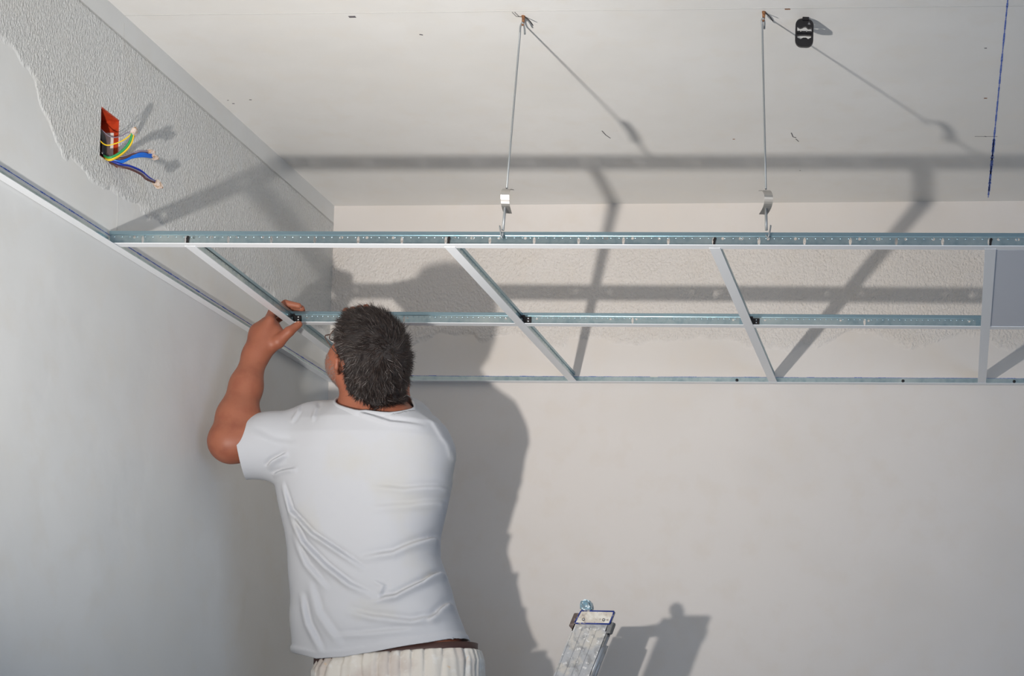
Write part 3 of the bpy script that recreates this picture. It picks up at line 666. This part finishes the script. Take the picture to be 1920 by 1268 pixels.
# head
B.ell(H(0, -.012, .030), (.079, .096, .084), HA, .02)
B.ell(H(0, -.036, .000), (.072, .080, .080), HA, .02); B.ell(H(0, -.045, -.045), (.062, .052, .060), HA, .02)
B.ell(H(0, .035, -.040), (.067, .056, .070), HA, .03)
B.ell(H(0, .060, -.088), (.036, .030, .026), HA, .03)
for sx in (-1, 1):
    B.cone(H(.060*sx, .0, -.055), H(.034*sx, .060, -.092), .024, .022, .02)      # jaw line
    B.ell(H(.058*sx, .042, -.055), (.034, .042, .044), HA, .02)                   # jowl
    B.ell(H(.040*sx, .070, -.028), (.024, .018, .018), HA, .02)                   # cheek
    B.ell(H(.032*sx, .078, .020), (.024, .012, .008), HA, .01)                    # brow
    B.ell(H(.031*sx, .088, .002), (.016, .012, .011), HA, .006, sub=True)         # socket
    B.ell(H(.031*sx, .074, .001), (.0135, .0135, .0125), HA, .003)                # eyelid/eye
    eo = -.008 if sx > 0 else .011
    # ear: rim, lobe, hollow
    for p0, p1, ra, rb in (((.080,-.004,.022),(.091,-.024,.026),.0048,.005),((.091,-.024,.026),(.096,-.032,.010),.005,.005),((.096,-.032,.010),(.090,-.024,-.014),.005,.0046),((.090,-.024,-.014),(.078,-.010,-.028),.0046,.0062),((.078,-.004,-.006),(.080,-.006,-.020),.005,.005)):
        B.cone(H((p0[0]+eo)*sx, p0[1], p0[2]), H((p1[0]+eo)*sx, p1[1], p1[2]), ra, rb, .005)
    B.ell(H(.078*sx, -.015, .004), (.008, .014, .022), HA, .005)
B.chain([H(0, .084, .010), H(0, .101, -.022), H(0, .106, -.030)], [.008, .011, .012], .010)
for sx in (-1, 1): B.ell(H(.012*sx, .094, -.033), (.009, .010, .008), HA, .006)
B.ell(H(0, .088, -.058), (.024, .009, .006), HA, .006); B.ell(H(0, .086, -.068), (.021, .009, .006), HA, .006)
# left arm (visible)
EL_in = ELL
B.chain([SHL, SHL*.5 + ELL*.5, ELL], [.060, .056, .050], .02)
B.chain([ELL, ELL*.72 + WRL*.28, ELL*.35 + WRL*.65, WRL], [.049, .0475, .038, .0285], .02)
B.ell(ELL*.8 + WRL*.2 + V(.012, .02, .0), (.045, .045, .07), None, .02)
# left hand: palm, four fingers over the runner, thumb under it
K = V(*(-1.2555, 0.5350, 2.5973)); pd = (K - WRL) / np.linalg.norm(K - WRL)
Pn = V(*(-1.2266, 0.5200, 2.5484))
B.chain([WRL, WRL*.45 + K*.55, V(*(-1.2515, 0.5250, 2.5721))], [.030, .034, .027], .018)
B.cone(V(*(-1.2630, 0.5200, 2.5539)), V(*(-1.2379, 0.5250, 2.5581)), .027, .018, .012)
mc = [V(*(-1.2419, 0.5000, 2.5858)), V(*(-1.2583, 0.5200, 2.5860)), V(*(-1.2770, 0.5450, 2.5819)), V(*(-1.2919, 0.5650, 2.5721))]
for m_ in mc: B.cone(WRL*.7 + m_*.3, m_, .022, .0125, .012)
B.cone(WRL + V(.01, 0, .01), Pn, .026, .020, .016)
tx = lambda y: xt(0, y)
fing = [  # mcp, pip, dip, tip
  [mc[0], V(-1.246,.522,2.612), V(-1.222,.546,2.644), V(-1.190,.556,2.640)],
  [mc[1], V(-1.256,.540,2.618), V(-1.228,.566,2.646), V(-1.192,.577,2.640)],
  [mc[2], V(-1.264,.562,2.618), V(-1.236,.590,2.646), V(-1.200,.602,2.642)],
  [mc[3], V(-1.272,.585,2.604), V(-1.246,.612,2.636), V(-1.212,.624,2.638)]]
for fg, r0 in zip(fing, (.0098, .0102, .0096, .0084)): B.chain(fg, [r0+.0018, r0, r0*.94, r0*.84], .0035)
TH = [WRL*.55 + Pn*.45, V(*(-1.2207, 0.5050, 2.5317)), V(*(-1.1927, 0.5080, 2.5590)), V(*(-1.1750, 0.5280, 2.5842))]
B.chain(TH, [.0215, .0165, .0122, .0090], .005)
# right arm and hand (mostly hidden behind the head and back)
B.chain([SHR, ELR], [.056, .044], .02); B.chain([ELR, ELR*.5+WRR*.5, WRR], [.046, .042, .028], .02)
KR = V(-1.022, .630, 2.594)
B.cone(WRR, KR, .028, .026, .015)
for i in range(4):
    o_ = V(.020*(1.5-i), .004*i, -.002*i); m0 = KR + o_ + V(.0, .008, .010)
    B.chain([WRR*.4 + m0*.6, m0, m0 + V(-.022, -.006, .034), m0 + V(-.034, -.032, .046), m0 + V(-.036, -.048, .032)], [.015, .0118, .0100, .0094, .0082], .004)
B.chain([WRR + V(0,-.02,.01), KR + V(-.01,-.045,-.015), KR + V(-.035,-.048,-.004), KR + V(-.055,-.040,.004)], [.018,.015,.011,.009], .006)
# pelvis and legs
PL, PR = V(-.985, .56, 1.62), V(-.80, .56, 1.63)
AL, AR = V(-.850, .70, .80), V(-.745, .70, 1.075)
KL, KRn = V(-.955, .60, 1.20), V(-.790, .68, 1.40)
B.ell(V(-.893, .56, 1.63), (.170, .100, .12), None, .03)
B.chain([PL, KL, KL + (AL-KL)*.3 + V(0,-.02,0), AL], [.088, .056, .055, .036], .02); B.chain([PR, KRn, KRn + (AR-KRn)*.3, AR], [.088, .058, .055, .036], .02)
for A_ in (AL, AR): B.cone(A_ + V(0, -.03, -.045), A_ + V(0, .13, -.06), .030, .022, .015)
v, q = nets(B.F, B.lo, h); v = relax(v, q, 2, .5)
person = mesh_of('person', v, q, M_skin, None, label='man in a white T-shirt seen from behind, looking up with raised arms', cat='person')
del B

# --- hair -----------------------------------------------------------------
me = person.data; nv = len(me.vertices); co = v; no = np.zeros(nv*3, np.float32); me.vertices.foreach_get('normal', no); no = no.reshape(-1, 3)
loc = (co - HC) @ np.array(HA).T
near = (np.abs(loc) < .16).all(1) & (np.linalg.norm(loc, axis=1) < .143) & (np.abs(loc[:, 0]) < .095) & (co[:, 2] > 2.33)
lx, ly, lz = loc.T
front = .070 - .25*np.clip(np.abs(lx) - .03, 0, 1)
zlow = np.where(ly < -.030, -.112, np.where(ly < .012, -.100 + (ly + .030)*0 + .100 + .022, .0))      # nape / over the ear / temple
bad_nape = (np.abs(lx) > .048) & (lz < -.065) | (lx > .036) & (lz < -.072)
zlow = np.interp(ly, [-.12, -.040, -.030, .005, .012, .030, .055, .08], [-.112, -.100, -.045, .038, .006, .006, .035, .060])
hm = near & (lz > zlow) & (ly < front + .012) & ~bad_nape & (lz > -.108) & ~((np.abs(lx) > .0805) & (lz < .034))
def cap_mesh(mask, off, name, m, parent, **kw):
    fm = mask[q].all(1); qq = q[fm]; used = np.unique(qq); mp_ = np.full(nv, -1); mp_[used] = np.arange(len(used))
    return mesh_of(name, co[used] + no[used]*off, mp_[qq], m, parent, **kw)
cap_ = cap_mesh(hm, .006, 'hair', M_hair, person, label='short dark hair flecked with grey, swirling from the crown')
cap_.data.materials[0] = M_scalp
def strands(name, roots, nrm, dirs, length, lift, rad, tint, parent, curl=.25):
    N = len(roots); S = 4; side = np.cross(dirs, nrm); side /= np.linalg.norm(side, axis=1)[:, None] + 1e-9
    P = []; p = roots.copy(); d = dirs*1.0 + nrm*lift[:, None]; d /= np.linalg.norm(d, axis=1)[:, None]
    bend = rng.normal(0, curl, N)
    for i in range(S):
        P.append(p.copy()); d = d - nrm*.16*lift[:, None]*1.6/ max(1, S-1) + side*bend[:, None]/S; d /= np.linalg.norm(d, axis=1)[:, None]; p = p + d*(length/(S-1))[:, None]
    P = np.array(P); R_ = np.array([1, .95, .7, .12])
    ring = []
    for i in range(S):
        for k in range(3):
            a = 2*np.pi*k/3; ring.append(P[i] + (side*np.cos(a) + nrm*np.sin(a)*.6)*(rad*R_[i])[:, None])
    Vv = np.stack(ring, 1).reshape(-1, 3); base = (np.arange(N)*S*3)[:, None]
    f = []
    for i in range(S-1):
        for k in range(3): f.append([i*3+k, i*3+(k+1) % 3, i*3+3+(k+1) % 3, i*3+3+k])
    Q = (base[:, :, None] + np.array(f)[None]).reshape(-1, 4)
    o = mesh_of(name, Vv, Q, M_hair, parent, kind='stuff')
    a = o.data.color_attributes.new('tint', 'FLOAT_COLOR', 'POINT'); t = np.ones((N, S*3, 4), np.float32); t[:, :, :3] = tint[:, None, :]
    a.data.foreach_set('color', t.ravel()); return o
W0 = np.array([.012, -.075, .082]); W0 = W0 / np.linalg.norm(W0)           # whorl direction in head space
cand = np.where(hm)[0]; N = 19000
pk = rng.choice(cand, N); rt = co[pk] + rng.normal(0, .0016, (N, 3)) + no[pk]*.003; nn = no[pk].astype(float)
ll = loc[pk]; ld = ll / np.linalg.norm(ll, axis=1)[:, None]
away = ld - W0[None, :]*1.0; aw = away @ np.array(HA)
swirl = np.cross(nn, aw)
tang = aw*1.0 + swirl*.55 + (hf*.10)[None, :]
tang = tang - nn*(tang*nn).sum(1)[:, None]; tang += rng.normal(0, .22, (N, 3)) * np.linalg.norm(tang, axis=1)[:, None]; tang /= np.linalg.norm(tang, axis=1)[:, None] + 1e-9
# clumps: neighbouring strands share a lean
cl = rng.normal(0, .33, (400, 3)); cell = (np.floor(ll/.013) @ np.array([7, 31, 101])).astype(int) % 400; tang += cl[cell]; tang /= np.linalg.norm(tang, axis=1)[:, None]
dW = np.linalg.norm(ld - W0, axis=1)
nape = np.clip((-ll[:, 2] - .03)/.06, 0, 1)
sd_ = np.clip((np.abs(ll[:, 0]) - .045)/.035, 0, 1)*np.clip((.08 - ll[:, 2])/.05, 0, 1)
ln = (.019 + .011*rng.random(N)) * (1 - .35*nape) * (1 - .45*sd_) * (.65 + .35*np.clip(dW/.3, 0, 1)); lift = (.20 + .30*rng.random(N) + .15*(1-np.clip(dW/.4, 0, 1)) - .08*nape)*(1 - .4*sd_)
g = rng.random(N); side_g = np.clip((np.abs(ll[:, 0]) - .05)/.03, 0, 1)*.45 + .10
tint = np.array([.022, .0145, .0125])[None]*(.6 + .9*rng.random(N))[:, None]
gm = g < side_g*.42; tint[gm] = np.array([.20, .175, .165])*(.5 + rng.random(gm.sum()))[:, None]
bm_ = (g > .72); tint[bm_] = np.array([.055, .037, .030])*(.7 + .6*rng.random(bm_.sum()))[:, None]
strands('hair_strands', rt, nn, tang, ln, lift, rng.uniform(.00035, .00075, N), tint, cap_)
# stubble on cheek, jaw and chin
bmask = near & (lz < -.026) & (ly > .004 - .3*(lz + .03)*0) & (lz > -.125) & (np.abs(lx) < .098) & ~((np.abs(lx) < .03) & (lz > -.05))
cand = np.where(bmask & (ly > -.005))[0]
if len(cand):
    Nb = 3800; pk = rng.choice(cand, Nb); nn = no[pk].astype(float); t_ = np.tile(-hu + hf*.2, (Nb, 1)) + rng.normal(0, .3, (Nb, 3)); t_ -= nn*(t_*nn).sum(1)[:, None]; t_ /= np.linalg.norm(t_, axis=1)[:, None]
    tb = np.array([.38, .34, .32])[None]*(.5 + .6*rng.random(Nb))[:, None]
    strands('beard', co[pk], nn, t_, np.full(Nb, .006), np.full(Nb, .6), np.full(Nb, .00030), tb, person)['label'] = 'short grey stubble'
# eyes and spectacles
for sx in (-1, 1):
    b = MB(); c = Vector(H(.031*sx, .0785, .001)); r_ = .0115
    vs = []; fs = []
    for i in range(7):
        for j in range(12): 
            a = math.pi*i/6; t2 = 2*math.pi*j/12; vs.append(c + Vector(hf)*(r_*math.cos(a)) + Vector(hr)*(r_*math.sin(a)*math.cos(t2)) + Vector(hu)*(r_*math.sin(a)*math.sin(t2)))
    for i in range(6):
        for j in range(12): fs.append((i*12+j, i*12+(j+1) % 12, (i+1)*12+(j+1) % 12, (i+1)*12+j))
    e = b.add(vs, fs, True).build('eye', M_eye, person)
    b = MB(); b.tube([c + Vector(hf)*.0108, c + Vector(hf)*.0119], [.0055, .0045], 12); b.build('iris', M_iris, e)
gl = MB(); gx = [V(*H(0, 0, 0))]
def GP(x, y, z): return Vector(H(x, y, z))
for sx in (-1, 1):
    loop = [GP(sx*(.034 + .026*math.cos(a)), .105 - .30*abs(.026*math.cos(a))*(1 if math.cos(a)*1 > 0 else 0), -.006 + .019*math.sin(a)) for a in [2*math.pi*k/20 for k in range(21)]]
    gl.tube(loop, .0012, 6, caps=False)
    gl.tube(bez([GP(sx*.060, .098, .002), GP(sx*.076, .090, .004), GP(sx*.083, .03, .010), GP(sx*.084, -.010, .014), GP(sx*.085, -.03, .0)], 12), .0015, 6)
gl.tube(bez([GP(-.008, .105, .0), GP(0, .109, .003), GP(.008, .105, .0)], 6), .0012, 6)
spec = gl.build('glasses', M_frame, person, label='thin-rimmed spectacles')
for sx in (-1, 1):
    b = MB(); ring = [GP(sx*(.034 + .0255*math.cos(a)), .1045 - .30*abs(.026*math.cos(a))*(1 if math.cos(a) > 0 else 0), -.006 + .0185*math.sin(a)) for a in [2*math.pi*k/20 for k in range(20)]]
    off = Vector(hf)*.0014; b.add(ring + [p + off for p in ring], [tuple(range(20)), tuple(range(39, 19, -1))] + [(k, (k+1) % 20, 20+(k+1) % 20, 20+k) for k in range(20)], False)
    b.build('lens', M_glass, spec)
# thumb nail
b = MB(); tn = Vector(TH[3]); b.obox(tn + Vector((-.002, -.0085, -.001)), ((1, .2, .3), (0, 1, 0), (-.3, 0, 1)), (.006, .0008, .0045)); b.build('thumbnail', M_nail, person, bevel=.0006)

# --- shirt ------------------------------------------------------------------
h2 = .0034
S = Field((-1.375, .28, 1.66), (-.62, .95, 2.46), h2)
T2 = TR.copy(); 
S.put(trunk(0), (-1.25, .33, 1.60), (-.66, .72, 2.385), .02)
cuffL = V(*(-1.2815, 0.4450, 2.2346)); sdir = cuffL - SHL; sdir /= np.linalg.norm(sdir)
S.chain([SHL + V(.02, 0, -.005), SHL*.4 + cuffL*.6 + V(0,0,0), cuffL + sdir*.05], [.080, .0745, .0715], .035)
S.chain([SHR + V(.003, .0, -.02), SHR*.45 + ELR*.55, SHR*.15 + ELR*.85], [.072, .066, .064], .035)
S.cone(NB + V(0, 0, -.01), SHL + V(0, 0, .020), .056, .058, .04); S.cone(NB + V(0, 0, -.01), SHR + V(0, 0, .020), .056, .056, .04)
NA = (H(0, -.035, -.055) - NB); NA /= np.linalg.norm(NA)
S.cone(NB - NA*.02, NB + NA*.09, .082, .078, .03)
# folds as ridges and creases on the back (x, z plane), listed as polylines with depth and width
def fold(pts, amp, w, side=None, y_hi=.56):
    P_ = np.array(pts)[:, [0, 2]]
    lo = P_.min(0) - 3*w; hi = P_.max(0) + 3*w
    r = S.sl((lo[0], .25, lo[1]), (hi[0], y_hi, hi[1]))
    if r is None: return
    Sx, (x, y, z) = r; best = None; L_ = np.linalg.norm(np.diff(P_, axis=0), axis=1); tot = L_.sum(); acc_ = 0
    x2 = x[:, 0, 0][:, None]; z2 = z[0, 0, :][None, :]; dm = np.full((x2.shape[0], z2.shape[1]), 9.); tm = np.zeros_like(dm); sg = np.zeros_like(dm)
    for i in range(len(P_)-1):
        a, b_ = P_[i], P_[i+1]; ab = b_ - a; t = np.clip(((x2-a[0])*ab[0] + (z2-a[1])*ab[1])/(ab@ab), 0, 1)
        dx = x2-a[0]-t*ab[0]; dz = z2-a[1]-t*ab[1]; d = np.sqrt(dx**2+dz**2); s_ = np.sign(ab[0]*dz - ab[1]*dx)
        m = d < dm; dm = np.where(m, d, dm); tm = np.where(m, (acc_ + t*L_[i])/tot, tm); sg = np.where(m, s_, sg); acc_ += L_[i]
    env = np.clip(np.minimum(tm/.25, (1-tm)/.25), 0, 1)**.7
    sd = dm*sg
    amp *= 1.35
    prof = amp*(np.exp(-(sd/w)**2) - .75*np.exp(-((sd - 1.35*w)/(w*.75))**2))       # ridge with a crease beside it
    S.F[Sx] -= ((prof*env)[:, None, :] * np.clip((y_hi - y)/.06, 0, 1)).astype(np.float32)
def FY(*p): return [V(*a) for a in p]
fold([(-1.1593, 0.4200, 2.1508), (-1.1329, 0.4200, 2.0767), (-1.0678, 0.4200, 2.0168), (-0.9964, 0.4200, 1.9734), (-0.9225, 0.4200, 1.9275)], .0065, .0075)
fold([(-1.1399, 0.4200, 2.0766), (-1.0951, 0.4200, 1.9961), (-1.0301, 0.4200, 1.9364), (-0.9658, 0.4200, 1.8905), (-0.9094, 0.4200, 1.8673)], .0070, .0085)
fold([(-1.1269, 0.4200, 2.0227), (-1.0863, 0.4200, 1.9422), (-1.0211, 0.4200, 1.8760)], .0040, .0090)
fold([(-0.9158, 0.4200, 1.8511), (-0.8470, 0.4200, 1.8658), (-0.7862, 0.4200, 1.9072), (-0.7397, 0.4200, 1.9615), (-0.7282, 0.4200, 1.9885)], .0075, .0085)
fold([(-0.9401, 0.4200, 1.9555), (-0.8574, 0.4200, 1.9730), (-0.7897, 0.4200, 2.0143), (-0.7388, 0.4200, 2.0619)], .0050, .0095)
fold([(-0.9776, 0.4200, 1.8256), (-0.9075, 0.4200, 1.8109), (-0.8103, 0.4200, 1.8022), (-0.7285, 0.4200, 1.8280)], .0045, .0095)
fold([(-0.7689, 0.4200, 1.8004), (-0.7403, 0.4200, 1.8545), (-0.7109, 0.4200, 1.9219)], .0050, .0090)
fold([(-0.9183, 0.4200, 2.1360), (-0.8350, 0.4200, 2.1317), (-0.7281, 0.4200, 2.1557)], .0028, .0085)
fold([(-0.9303, 0.4200, 2.0794), (-0.8199, 0.4200, 2.0943), (-0.7312, 0.4200, 2.1222)], .0025, .0100)
fold([(-1.1050, 0.4200, 1.8744), (-1.0855, 0.4200, 1.7938), (-1.0439, 0.4200, 1.7205)], .0045, .0100)
fold([(-1.0807, 0.4200, 1.9018), (-1.0528, 0.4200, 1.8214), (-0.9885, 0.4200, 1.7352)], .0032, .0120)
fold([(-0.9106, 0.4200, 1.9049), (-0.8797, 0.4200, 1.8920), (-0.8928, 0.4200, 1.8676), (-0.9231, 0.4200, 1.8617)], .0030, .0060)
fold([(-1.1967, 0.4500, 2.1845), (-1.1746, 0.4500, 2.2011), (-1.1355, 0.4500, 2.2206)], .0055, .0060)
fold([(-1.1905, 0.4500, 2.1682), (-1.1567, 0.4500, 2.1767), (-1.1073, 0.4500, 2.1800)], .0040, .0060)
fold([(-1.0093, 0.4200, 2.3589), (-0.9382, 0.4200, 2.3189), (-0.8681, 0.4200, 2.2979), (-0.7920, 0.4200, 2.2958)], .0042, .0060, None, .54)
fold([(-1.1344, 0.4500, 2.3543), (-1.1252, 0.4500, 2.3339), (-1.1325, 0.4500, 2.2998)], .0030, .0060)
fold([(-1.0922, 0.4500, 2.3614), (-1.0774, 0.4500, 2.3411), (-1.0704, 0.4500, 2.3002)], .0032, .0060)
fold([(-0.8249, 0.4500, 2.3427), (-0.7795, 0.4500, 2.3160), (-0.7472, 0.4500, 2.2622), (-0.7339, 0.4500, 2.1949)], .0022, .0060, None, .60)
fold([(-1.2310, 0.4500, 2.2716), (-1.1732, 0.4500, 2.2448), (-1.1022, 0.4500, 2.2387)], .0020, .0110)
fold([(-1.0173, 0.4200, 1.7615), (-0.9062, 0.4200, 1.7707), (-0.7822, 0.4200, 1.7867)], .0028, .0080)

xg = (S.lo[0] + h2*np.arange(S.n[0]))[:, None, None]; yg_ = (S.lo[1] + h2*np.arange(S.n[1]))[None, :, None]; zg = (S.lo[2] + h2*np.arange(S.n[2]))[None, None, :]
und = np.sin(xg*23 + 1.3*np.sin(zg*17) + zg*9)*np.sin(zg*31 + 2*np.sin(xg*9)) ; low = np.clip((2.12 - zg)/.35, .12, 1)
S.F -= (.0024*und*low).astype(np.float32)
hemfn = lambda x: np.interp(x, HEM[:, 0], HEM[:, 1])
HEM = np.array([(p[0], p[2]) for p in ((-1.1640, 0.5000, 1.7275), (-1.0617, 0.4300, 1.7073), (-0.9877, 0.4200, 1.7124), (-0.8979, 0.4200, 1.7279), (-0.7709, 0.4300, 1.7556), (-0.7091, 0.4500, 1.7734), (-0.6841, 0.5000, 1.7862))])
hz_ = zg - hemfn(xg[:, 0, 0])[:, None, None]
S.F -= (.0016*1.4*np.clip((.019 - hz_)/.003, 0, 1)).astype(np.float32)
v2, q2 = nets(S.F, S.lo, h2); v2 = relax(v2, q2, 1, .5)
del S
sh = mesh_of('shirt', v2, q2, M_shirt, None)
bm = bmesh.new(); bm.from_mesh(sh.data)
def cut(bm, center, normal, radius, keep=None):
    c = Vector(center); n_ = Vector(normal).normalized(); vs = [x for x in bm.verts if (x.co - c).length < radius and (keep is None or keep(x.co))]
    st = set(vs); fs = [f for f in bm.faces if all(x in st for x in f.verts)]; es = [e for e in bm.edges if e.verts[0] in st and e.verts[1] in st]
    bmesh.ops.bisect_plane(bm, geom=vs + es + fs, plane_co=c, plane_no=n_, clear_outer=True, dist=1e-5)
cut(bm, cuffL, sdir + V(-.0, 0, .10), .13)
cR = SHR*.35 + ELR*.65; cut(bm, cR, ELR - SHR, .12)
NK = NB + NA*.047
cut(bm, NK, NA, .125)
# hem: piecewise planes across the width
for i in range(len(HEM)-1):
    a, b_ = HEM[i], HEM[i+1]; x0_, x1_ = (a[0] if i else -2), (b_[0] if i < len(HEM)-2 else 2)
for vv in bm.verts: pass
bm.verts.ensure_lookup_table()
rm = [x for x in bm.verts if x.co.z < float(hemfn(x.co.x)) - h2*.9]; bmesh.ops.delete(bm, geom=rm, context='VERTS')
for e in bm.edges:
    if e.is_boundary:
        for x in e.verts:
            zt = float(hemfn(x.co.x))
            if abs(x.co.z - zt) < .012: x.co.z = zt
bm.normal_update(); bm.to_mesh(sh.data); 
# neckline loop for the collar
loop = [x.co.copy() for x in bm.verts if any(e.is_boundary for e in x.link_edges) and (x.co - Vector(NK)).length < .12 and abs((x.co - Vector(NK)).dot(Vector(NA))) < .004]
bm.free()
sh.data.transform(Matrix.Translation(-Vector(person.location))); sh.parent = person; sh['label'] = 'white cotton T-shirt'
md = sh.modifiers.new('thickness', 'SOLIDIFY'); md.thickness = .0022; md.offset = -1
if loop:
    e1 = Vector(NA).cross(Vector((0, 1, 0))).normalized(); e2 = Vector(NA).cross(e1)
    ang = [(math.atan2((p - Vector(NK)).dot(e2), (p - Vector(NK)).dot(e1)), (p - Vector(NK)).length) for p in loop]; ang.sort()
    ra = np.array([a[0] for a in ang]); rr_ = np.array([a[1] for a in ang]); ns = 48
    b = MB(); vs = []
    prof = [(-.019, .0045), (-.014, .0052), (-.004, .0050), (.0015, .0035), (.0025, .0005), (.0005, -.0020), (-.010, -.0022)]
    for k in range(ns):
        a = -math.pi + 2*math.pi*k/ns; r0 = float(np.interp(a, ra, rr_, period=2*math.pi)); c = Vector(NK) + (e1*math.cos(a) + e2*math.sin(a))*r0; rd = (e1*math.cos(a) + e2*math.sin(a))
        for (t3, o3) in prof: vs.append(c + Vector(NA)*t3 + rd*(o3 + (-t3)*.25))
    m_ = len(prof); fs = [(k*m_+i, k*m_+(i+1) % m_, ((k+1) % ns)*m_+(i+1) % m_, ((k+1) % ns)*m_+i) for k in range(ns) for i in range(m_)]
    b.add(vs, fs, True).build('collar', M_shirt, sh)
# --- belt and shorts ------------------------------------------------------------
def ringband(name, zf, dz, grow, m, parent, n=72):
    b = MB(); vs = []
    for k in range(n):
        a = 2*math.pi*k/n; x0_, x1_ = -1.108, -.684; cx = (x0_+x1_)/2; A_ = (x1_-x0_)/2 + grow; Bd = .125 + grow
        ca, sa_ = math.cos(a), math.sin(a); x = cx + A_*abs(ca)**(2/2.5)*np.sign(ca); y = .556 + Bd*abs(sa_)**(2/2.4)*np.sign(sa_); z = zf(x)
        nx, ny = ca, sa_
        vs += [Vector((x, y, z)), Vector((x, y, z+dz)), Vector((x-nx*.003, y-ny*.003, z+dz)), Vector((x-nx*.003, y-ny*.003, z))]
    fs = [(k*4+i, k*4+(i+1) % 4, ((k+1) % n)*4+(i+1) % 4, ((k+1) % n)*4+i) for k in range(n) for i in range(4)]
    return b.add(vs, fs, True).build(name, m, parent)
wz = lambda x: float(np.interp(x, [-1.11, -.90, -.68], [1.711, 1.728, 1.752]))
ringband('waistband', lambda x: wz(x) - .016, .030, -.001, M_belt, person)['label'] = 'dark brown waistband'
Q_ = Field((-1.16, .36, 1.17), (-.62, .80, 1.80), .0036)
def shorts(x, y, z):
    zc = wz(-.9) + (x + .9)*.095
    cx = -.888; dz_ = zc - z
    A_ = .205 + .012*np.clip(dz_/.03, 0, 1) + .012*np.clip(dz_/.12, 0, 1); Bd = .128 + .012*np.clip(dz_/.03, 0, 1) + .014*np.clip(dz_/.12, 0, 1)
    tp = np.clip((1.64 - z)/.14, 0, 1)**1.5; A_ = A_ - .075*tp; Bd = Bd - .045*tp
    th = np.arctan2((y-.556)/Bd, (x-cx)/A_)
    k = (np.abs((x-cx)/A_)**2.5 + np.abs((y-.556)/Bd)**2.4)**(1/2.45)
    g_ = .8 - 2.2*(1 - np.abs(np.sin(th*17 + 1.4*np.sin(th*5) + .9*np.sin(z*14 + th*3))))**3 + .4*np.sin(th*47 + z*9)
    gath = .0030*g_*np.exp(-np.clip(dz_-.006, 0, 1)/.05) + .0010*g_ + .003*np.sin(x*40 + z*22)*np.clip(dz_/.06, 0, 1)
    return np.maximum((k-1)*.125 - gath, np.maximum(z - zc, 1.50 - z))
Q_.put(shorts, (-1.14, .40, 1.50), (-.64, .72, 1.78), .004)
Q_.chain([PL + V(0, 0, -.02), KL*.65 + PL*.35], [.112, .100], .04); Q_.chain([PR + V(0, 0, -.02), KRn*.75 + PR*.25], [.112, .096], .04)
r_all = Q_.sl((-1.2, .3, 1.1), (-.5, .9, 1.9)); Sx, (x, y, z) = r_all
zc = wz(-.9) + (x + .9)*.095; Q_.F[Sx] = np.maximum(Q_.F[Sx], z - zc)
dq = (np.abs(x + .893) < .006) * (.0030*np.clip((1.70 - z)/.05, 0, 1)); Q_.F[Sx] += dq.astype(np.float32)
v3, q3 = nets(Q_.F, Q_.lo, .0036); v3 = relax(v3, q3, 1, .5); del Q_
mesh_of('shorts', v3, q3, M_shorts, person, label='cream canvas work shorts with a gathered waist')
# --- shoes -----------------------------------------------------------------------
for A_ in (AL, AR):
    zt = round((A_[2] - .10)*100)/100
    F_ = Field(A_ + V(-.08, -.12, -.12), A_ + V(.08, .24, .06), .005)
    base = V(A_[0], A_[1], zt)
    F_.ell(base + V(0, .035, .045), (.044, .125, .044), None, .02); F_.cone(base + V(0, -.04, .04), A_ + V(0, 0, .0), .042, .044, .02); F_.ell(base + V(0, .095, .035), (.048, .060, .036), None, .02)
    Sx, (x, y, z) = F_.sl(F_.lo, F_.lo + 1); F_.F[Sx] = np.maximum(F_.F[Sx], np.maximum(zt + .016 - z, z - A_[2] - .012))
    vv, qq = nets(F_.F, F_.lo, .005); so = mesh_of('shoe', relax(vv, qq, 2), qq, M_shoe, person)
    b = MB(); ol = [(base[0] + .047*math.cos(a)*(1 if math.sin(a) > 0 else .85), base[1] + .035 + .130*math.sin(a)) for a in [2*math.pi*k/24 for k in range(24)]]
    vs = [(x_, y_, zt + .0005) for x_, y_ in ol] + [(x_, y_, zt + .020) for x_, y_ in ol]
    b.add(vs, [tuple(range(23, -1, -1)), tuple(range(24, 48))] + [(k, (k+1) % 24, 24+(k+1) % 24, 24+k) for k in range(24)]).build('sole', M_sole, so)

# ------------------------------------------------------------------ work lamp on its stand (outside the view, lights the scene)
dl = (LAMP_AIM - LAMP).normalized(); sl = dl.cross(Vector((0,0,1))).normalized(); ul = sl.cross(dl)
lamp = empty('work_lamp', (LAMP.x, LAMP.y - .12, 0), 'portable work floodlight on a tripod near the left wall', 'lamp')
b = MB(); c = LAMP - dl*.035
b.obox(c, (dl, sl, ul), (.028, .07, .055)); b.build('housing', M_black, lamp, bevel=.004)
b = MB()
for (s0, u0, hs, hu) in ((-.068,0,.004,.055),(.068,0,.004,.055),(0,-.052,.066,.004),(0,.052,.066,.004)): b.obox(LAMP + sl*s0 + ul*u0 + dl*.004, (dl, sl, ul), (.010, hs, hu))
b.build('bezel', M_steel, lamp)
hx = Vector((LAMP.x, LAMP.y - .12, 1.5))
b = MB(); b.tube(bez([LAMP - dl*.06, hx + Vector((0, .0, .04)), hx], 8), .008, 8); b.build('bracket', M_black, lamp)
b = MB(); b.tube([hx, (hx.x, hx.y, .45)], .013, 10); b.build('pole', M_black, lamp)
for k in range(3):
    a = k*2*math.pi/3 + .4; b = MB(); b.tube([(hx.x, hx.y, .5), (hx.x + .4*math.cos(a), hx.y + .4*math.sin(a), .012)], .010, 8); b.build('leg', M_black, lamp)
